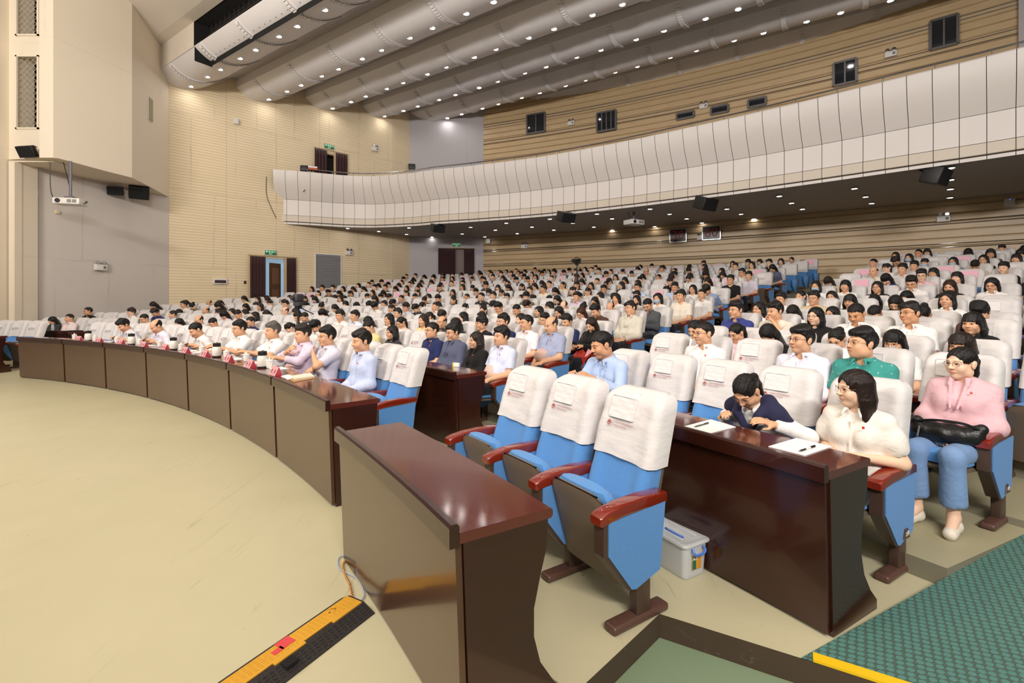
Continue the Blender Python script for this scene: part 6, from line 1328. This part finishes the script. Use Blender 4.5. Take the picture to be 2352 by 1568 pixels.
for s in SEATS:
    r = random.Random(s['row'] * 1000 + s['j'] + (500 if s['blk'] == 'near' else 0))
    if s['who'] is None:
        fr = {1: 0, 2: .0 if s['blk'] != 'middle' else .25, 3: .45, 4: .62, 5: .68, 6: .68, 15: .6, 16: .35}.get(s['row'], .72)
        if s['blk'] == 'near' and s['row'] < 4: fr = 0
        elif s['blk'] == 'near' and s['row'] < 8: fr = .15 if s['x'] < 2320 else .5
        if r.random() < fr: s['who'] = random_person(r)
chairs_near = SEATS[:300]; chairs_far = SEATS[300:]
ppl = [s for s in SEATS if s['who']]; ppl_near = ppl[:298]; ppl_far = ppl[298:]
print('people', len(ppl))
def place_words(s): return {'middle': 'middle', 'near': 'near', 'far': 'far'}[s['blk']] + ' row ' + NUMW[s['row']] + ', ' + ordw(s['j']) + ' seat from aisle'
for i, s in enumerate(chairs_near):
    occ = s['who'] is not None; big = s['row'] <= 4 or s['first'] or s['d'] < 9
    s['first_'] = s['first']
    c = chair(s['p'], face_rot(s['th']), ('occupied' if occ else 'empty') + ' blue theatre chair, white cover, ' + place_words(s), occ, both=s['first'], full=big, var=(s['j'] * 7 + s['row'] * 3) % 3, group='white-covered theatre chairs')
    if s['row'] in (2, 3) and s['blk'] == 'near' and s['j'] == 1:
        tm = text_mesh('2排' if s['row'] == 2 else '1排', .032, M_paper, .0005, 'CENTER'); b = MB(); b.add([(-.041, -.05, .22), (-.041, .03, .22), (-.041, .01, .275), (-.041, -.03, .275), (-.052, -.045, .222), (-.052, .025, .222), (-.047, .01, .272), (-.047, -.03, .272)], [(4, 5, 6, 7), (0, 1, 5, 4), (1, 2, 6, 5), (2, 3, 7, 6), (3, 0, 4, 7)])
        pl = b.build('row_plate', M_dbrown, c); pl.location.x = -PITCH / 2; pl.rotation_euler = (0, 0, 0); q = obj_of('row_number', tm, pl); q.matrix_local = Matrix(((0, 0, -1, -.0515), (-1, 0, 0, -.01), (0, 1, 0, .247), (0, 0, 0, 1)))
def merged(name, items, mats, label, cat):
    """one object out of many placed meshes (the part of the hall nobody could count)"""
    V, Fs, MI, CO = [], [], [], []; off = 0
    for me_v, me_f, mi, M, col in items:
        v = me_v @ np.array(M.to_3x3()).T + np.array(M.translation); V.append(v); Fs.append(me_f + off); MI.append(np.full(len(me_f), mi)); CO.append(col); off += len(v)
    me = bpy.data.meshes.new(name); V = np.concatenate(V); Q = np.concatenate(Fs); me.vertices.add(len(V)); me.vertices.foreach_set('co', V.astype(np.float32).ravel()); me.loops.add(len(Q) * 4); me.loops.foreach_set('vertex_index', Q.astype(np.int32).ravel()); me.polygons.add(len(Q)); me.polygons.foreach_set('loop_start', np.arange(0, len(Q) * 4, 4, dtype=np.int32)); me.polygons.foreach_set('use_smooth', np.ones(len(Q), bool)); me.update(calc_edges=True)
    for m in mats: me.materials.append(m)
    me.polygons.foreach_set('material_index', np.concatenate(MI).astype(np.int32))
    if CO[0] is not None: ca = me.color_attributes.new('Col', 'FLOAT_COLOR', 'POINT'); c = np.concatenate(CO); ca.data.foreach_set('color', np.concatenate([c, np.ones((len(c), 1))], 1).astype(np.float32).ravel())
    o = obj_of(name, me); tag(o, label, cat); o['kind'] = 'stuff'; return o
def quads_of(me):
    me2 = me; v = np.array([x.co[:] for x in me2.vertices]); f = []
    for p in me2.polygons:
        vs = list(p.vertices)
        if len(vs) == 4: f.append(vs)
        elif len(vs) == 3: f.append([vs[0], vs[1], vs[2], vs[2]])
        else: f += [[vs[0], vs[i], vs[i + 1], vs[min(i + 2, len(vs) - 1)]] for i in range(1, len(vs) - 1, 2)]
    return v, np.array(f)
CQ = {k: quads_of(CH[k]) for k in ('cover0', 'cover1', 'cover2', 'backrest', 'seat_up', 'side')}
it = []
for s in chairs_far:
    M = Matrix.Translation(s['p']) @ Matrix.Rotation(face_rot(s['th']), 4, 'Z'); k = 'cover%d' % (s['j'] % 3); it.append((*CQ[k], 0, M, None)); it.append((*CQ['backrest'], 1, M, None)); it.append((*CQ['seat_up'], 1, M, None)); it.append((*CQ['side'], 2, M @ Matrix.Translation((PITCH / 2, 0, 0)), None))
    if s['first']: it.append((*CQ['side'], 1, M @ Matrix.Translation((-PITCH / 2, 0, 0)), None))
merged('theatre_chair_rows', it, [M_cover, M_blue, M_dbrown], 'white-covered chairs of the rear rows under the balcony', 'chair')
def fit_x(s, q):                                         # a person may sit a little off the chair's middle
    if 'px' not in q: return 0.0
    h = .25 + (.35 if q.get('lean', -14) > 10 else 0); best = min(np.linspace(-.07, .07, 15), key=lambda d: abs(CX + FPX * (lambda p: p.x / p.y)(pol(s['r'] - h + .28, s['th'] + d / s['r'])) - q['px'])); return float(best)
HERO = {}
for n, s in enumerate(ppl_near):
    q = dict(s['who']); hero = q.get('hero', 0); h = q.get('hair')
    garm = {'shirt': 'shirt', 'tee': 'tee', 'jacket': 'jacket'}[q['top']]
    hd = HAIRD[h] if q.get('haircol') not in ('6a645e', '4a261a') else {'6a645e': 'short grey hair', '4a261a': 'long auburn hair'}[q['haircol']]
    lab = ('woman' if q['sex'] == 'f' else 'man') + ' with ' + hd + ' in ' + q['colname'] + ' ' + garm + ', ' + place_words(s)
    dx = fit_x(s, q); th = s['th'] + dx / s['r']; p = pol(s['r'], th, s['p'].z)
    res, hres = {0: (.016, .0075), 1: (.014, .0055), 2: (.012, .0042)}[hero]
    if s['d'] > 13 and not hero: res, hres = .022, .010
    if hero: q.setdefault('legs', '1d1d24')
    jit = random.Random(n); o, J = person(q, p, face_rot(th) + (jit.uniform(-.06, .06) if not hero else 0), lab, 'seated audience', res, hres, key=(n if hero else None), legs=(s['d'] < 13 or s['first']), scale=q.get('scale', 1.04 if q['sex'] == 'm' else 1.0) if hero else jit.uniform(.97, 1.04))
    if hero: HERO[(s['row'], s['blk'], q.get('px'))] = (o, J, q)
# -- hero extras
def hero(row, blk, px): return HERO[(row, blk, px)]
if (3, 'near', 1985) in HERO:                            # white ticks printed on the teal polo
    o, J, q = hero(3, 'near', 1985); sh = [c for c in o.children if c.name.startswith('shirt')][0]; me = sh.data; rr = random.Random(3); b = MB(); n = len(me.vertices); got = []
    me_n = np.zeros(n * 3, np.float32); me.vertices.foreach_get('normal', me_n); me_n = me_n.reshape(-1, 3)
    for i in rr.sample(range(n), 900):
        c = me.vertices[i].co; nn = Vector(me_n[i])
        if c.z < .55 or any((c - g).length < .055 for g in got): continue
        got.append(c.copy()); t = nn.cross(Vector((0, 0, 1))); 
        if t.length < .2: continue
        t.normalize(); w = nn.cross(t); a = rr.uniform(0, 6.28); d1 = t * math.cos(a) + w * math.sin(a); b.tube([c + nn * .001 - d1 * .007, c + nn * .0015, c + nn * .001 + (d1 * .6 + w * .6) * .008], .0018, 4)
    b.build('printed_marks', M_paper, sh)
    for k in (0, 1):
        pass
if (2, 'near', 1718) in HERO:                            # navy sweater knotted over the shoulders
    o, J, q = hero(2, 'near', 1718); a = math.radians(q['lean']); d = np.array([0, math.sin(a), math.cos(a)]); fw = np.array([0, d[2], -d[1]]); F = Fld(axis(-.34, .34, .009), axis(-.3, .5, .009), axis(.5, 1.2, .009)); nk = J['neck']; kn = nk + fw * .150 - d * .14
    for sg, nm in ((1, 'r'), (-1, 'l')):
        A = nk + np.array([sg * .09, 0, 0]) + d * .012 - fw * .03; B = nk + np.array([sg * .08, 0, 0]) + fw * .10 - d * .02; F.cap(A, B, .034, .030, .02); F.cap(B, kn, .030, .022, .02); F.cap(A, nk + np.array([sg * .04, 0, 0]) - fw * .095 - d * .10, .036, .05, .03)
        F.cap(A, J['sh' + nm] + np.array([sg * .015, 0, .016]), .05, .060, .03); F.cap(J['sh' + nm] + np.array([sg * .015, 0, .016]), J['sh' + nm] * .6 + J['el' + nm] * .4, .062, .05, .03)
    F.ell(kn, (.03, .026, .028), .01); F.cap(kn, kn - d * .13 + fw * .0, .024, .034, .01); V, Q = nets(F); obj_of('knotted_sweater', np_mesh('knotted_sweater', V, Q, M_cloth), o, color=srgb('2a2b48'))
if (3, 'near', 2243) in HERO:                            # black handbag in her lap
    o, J, q = hero(3, 'near', 2243); M0 = o.matrix_basis.copy(); e = empty('handbag', M0 @ Vector((-.02, .30, .585)), o.rotation_euler.z + .25, 'black leather handbag in the lap of the woman in pink', 'bag')
    F = Fld(axis(-.26, .26, .008), axis(-.13, .13, .008), axis(-.09, .2, .008)); F.ell((0, 0, .025), (.19, .085, .075), .01, flt=lambda d, x, y, z: np.maximum(d + .004 * np.sin(x * 60 + y * 40), -.035 - z)); F.cap((-.13, 0, .05), (-.17, .0, .085), .05, .035, .03); F.cap((.13, 0, .05), (.16, .0, .09), .05, .035, .03); V, Q = nets(F); M_lea = mat('black_leather', '141314', .38, bump=.3, bscale=90); obj_of('bag_body', np_mesh('bag_body', V, Q, M_lea), e)
    b = MB(); b.tube(spline([Vector((-.16, .03, .08)), Vector((-.08, .07, .12)), Vector((.06, .07, .12)), Vector((.16, .03, .09))]), .009, 7); b.build('strap', M_lea, e, True); b = MB(); b.tube([(.14, .08, .07), (.15, .10, .0)], .006, 6); b.build('tassel', mat('grey_leather', '6a6866', .5), e, True)
if (4, 'middle', 1360) in HERO:
    o, J, q = hero(4, 'middle', 1360); M0 = o.matrix_basis.copy(); e = M0 @ Vector((-.10, .30, .56)); b = MB(); r_ = [[Vector((-.17, .04 * math.sin(i), .10 + .03 * math.sin(i * 2))) + Vector((.055 * i, 0, .02 * (i % 2))) for i in range(7)], [Vector((-.15 + .05 * i, .09 + .015 * (i % 2), .02)) for i in range(7)], [Vector((-.08 + .035 * i, .10 + .02 * (i % 3), -.10)) for i in range(7)], [Vector((.02 + .012 * i, .08, -.24)) for i in range(7)], [Vector((-.06 + .03 * i, .0, -.10)) for i in range(7)], [Vector((-.13 + .045 * i, -.05, .02)) for i in range(7)]]
    b.grid(r_, close=False); g = b.build('gift_bag', mat('red_foil', 'b8342a', .3, bump=.5, bscale=20), None); g.location = e; g.rotation_euler.z = o.rotation_euler.z; md = g.modifiers.new('thick', 'SOLIDIFY'); md.thickness = .006; tag(g, 'crumpled shiny red bag in the lap of the woman with phone', 'bag')
    w = (Vector(J['wrr']) + Vector(J['wrl'])) / 2 + Vector((0, .09, .03)); b = MB(); b.rbox((0, 0, 0), (.075, .15, .009), .003, M=Matrix.Rotation(.6, 4, 'X')); ph = b.build('mobile_phone', M_black, None, True); ph.location = M0 @ w; ph.rotation_euler.z = o.rotation_euler.z; tag(ph, 'mobile phone held by the woman with long brown hair', 'phone')
# rear crowd beyond the three hundred largest: one body of people
PROTO = {}
def proto(sex, hair, top, slv, lean, pitch):
    key = (sex, hair, top, slv, lean, pitch)
    if key not in PROTO:
        P = dict(sex=sex, lean=lean, pitch=pitch, yaw=-8, handres=.02); V, Q, C, J = build_body(P, .035, .014); tv, tq = build_top(dict(P, top='tee', sleeves=slv), .028)
        hk = ('h', hair)
        if hk not in PROTO: PROTO[hk] = build_hair(hair, .014)
        hv, hq = PROTO[hk]; HM = head_matrix(J); hv = hv @ np.array(HM.to_3x3()).T + np.array(HM.translation); PROTO[key] = ((V, Q, C), (tv, tq), (hv, hq))
    return PROTO[key]
it = []
for s in ppl_far:
    q = s['who']; h = {'m': {'short': 'short', 'crop': 'crop'}.get(q['hair'], 'short'), 'f': {'long': 'long', 'wavy': 'long', 'mid': 'long', 'bob': 'bob'}.get(q['hair'], 'pony')}[q['sex']]
    B_, T_, H_ = proto(q['sex'], h, 'tee', q['sleeves'] if q['sleeves'] in ('short', 'long') else 'short', -14, 0 if q.get('pitch', 0) < 20 else 34); M = Matrix.Translation(s['p']) @ Matrix.Rotation(face_rot(s['th']) + random.Random(s['j']).uniform(-.15, .15), 4, 'Z')
    it.append((B_[0], B_[1], 0, M, B_[2] * np.array(srgb(q.get('skin', 'e0ac88'))))); it.append((T_[0], T_[1], 0, M, np.tile(srgb(q['cloth']), (len(T_[0]), 1)))); it.append((H_[0], H_[1], 0, M, np.tile(srgb(q.get('haircol', '17110f')), (len(H_[0]), 1))))
if it: o = merged('audience_crowd', it, [M_crowd], 'seated people filling the rear rows under the balcony', 'crowd'); o.color = (1, 1, 1, 1)
# pink cards tucked into the covers of the back rows
r = random.Random(11); cand = [s for s in SEATS if s['row'] >= 9 and s['who'] is None]; b = MB(); b.box((0, 0, 0), (.26, .004, .16)); PM = b.mesh('pink_card', M_pink)
for i, s in enumerate(r.sample(cand, min(34, len(cand)))):
    M = Matrix.Translation(s['p']) @ Matrix.Rotation(face_rot(s['th']), 4, 'Z') @ Matrix.Translation((.0, back_y(1.0) + .098, .99)) @ Matrix.Rotation(.31, 4, 'X'); o = obj_of('pink_card', PM); o.matrix_basis = M; tag(o, 'pink card hung on the empty chair, ' + place_words(s), 'card', 'pink cards on the rear chairs')
# blue seats of the balcony, seen over its rail
b = MB(); secs = [(-.02 - .12 * t, .36 + .5 * t, .21 - .02 * t - .12 * max(0, (t - .8) / .2) ** 2, lambda u: .04 + .02 * abs(u), .03) for t in np.linspace(0, 1, 9)]; capped(b, slab_rows(secs, 9, 5)); BB = b.mesh('backrest', mat('balcony_seat_blue', '2f66b0', .6), True, 50); b = MB(); b.rbox((0, .16, .40), (.42, .42, .09), .03); BS = b.mesh('seat', MATS['balcony_seat_blue'], True); b = MB(); b.rbox((0, .05, .19), (.3, .06, .38), .01); BF = b.mesh('stand', M_black, True)
for rw, (off, zz) in enumerate(((-1.15, 6.52), (-2.05, 6.72))):
    L = 0; prev = None; cnt = 0
    for i in range(30, 238):
        p = bpt(i, off, zz)
        if prev is not None: L += (p - prev).length
        prev = p
        if L >= .56:
            L = 0; x = CX + FPX * p.x / p.y
            if not (925 < x < 1860) or not inside(p, .2): continue
            n_ = BN[i]; cnt += 1; o = obj_of('balcony_chair', BB, None, p, math.atan2(-n_.x, n_.y)); tag(o, 'blue balcony seat in the %s row behind the rail, %s from the far corner' % (('first', 'second')[rw], ordw(cnt)), 'seat', 'balcony seats'); obj_of('seat', BS, o); obj_of('stand', BF, o)
for rw, (off, zz) in enumerate(((-.7, 6.52), (-1.55, 6.72))):
    b = MB(); b.grid([[bpt(i, o_, z) for i in range(10, 241, 4)] for o_, z in ((off, 6.2), (off, zz), (off - 1.0 - 3 * rw, zz))]); struct(b.build('floor_balcony_step', M_soffit))
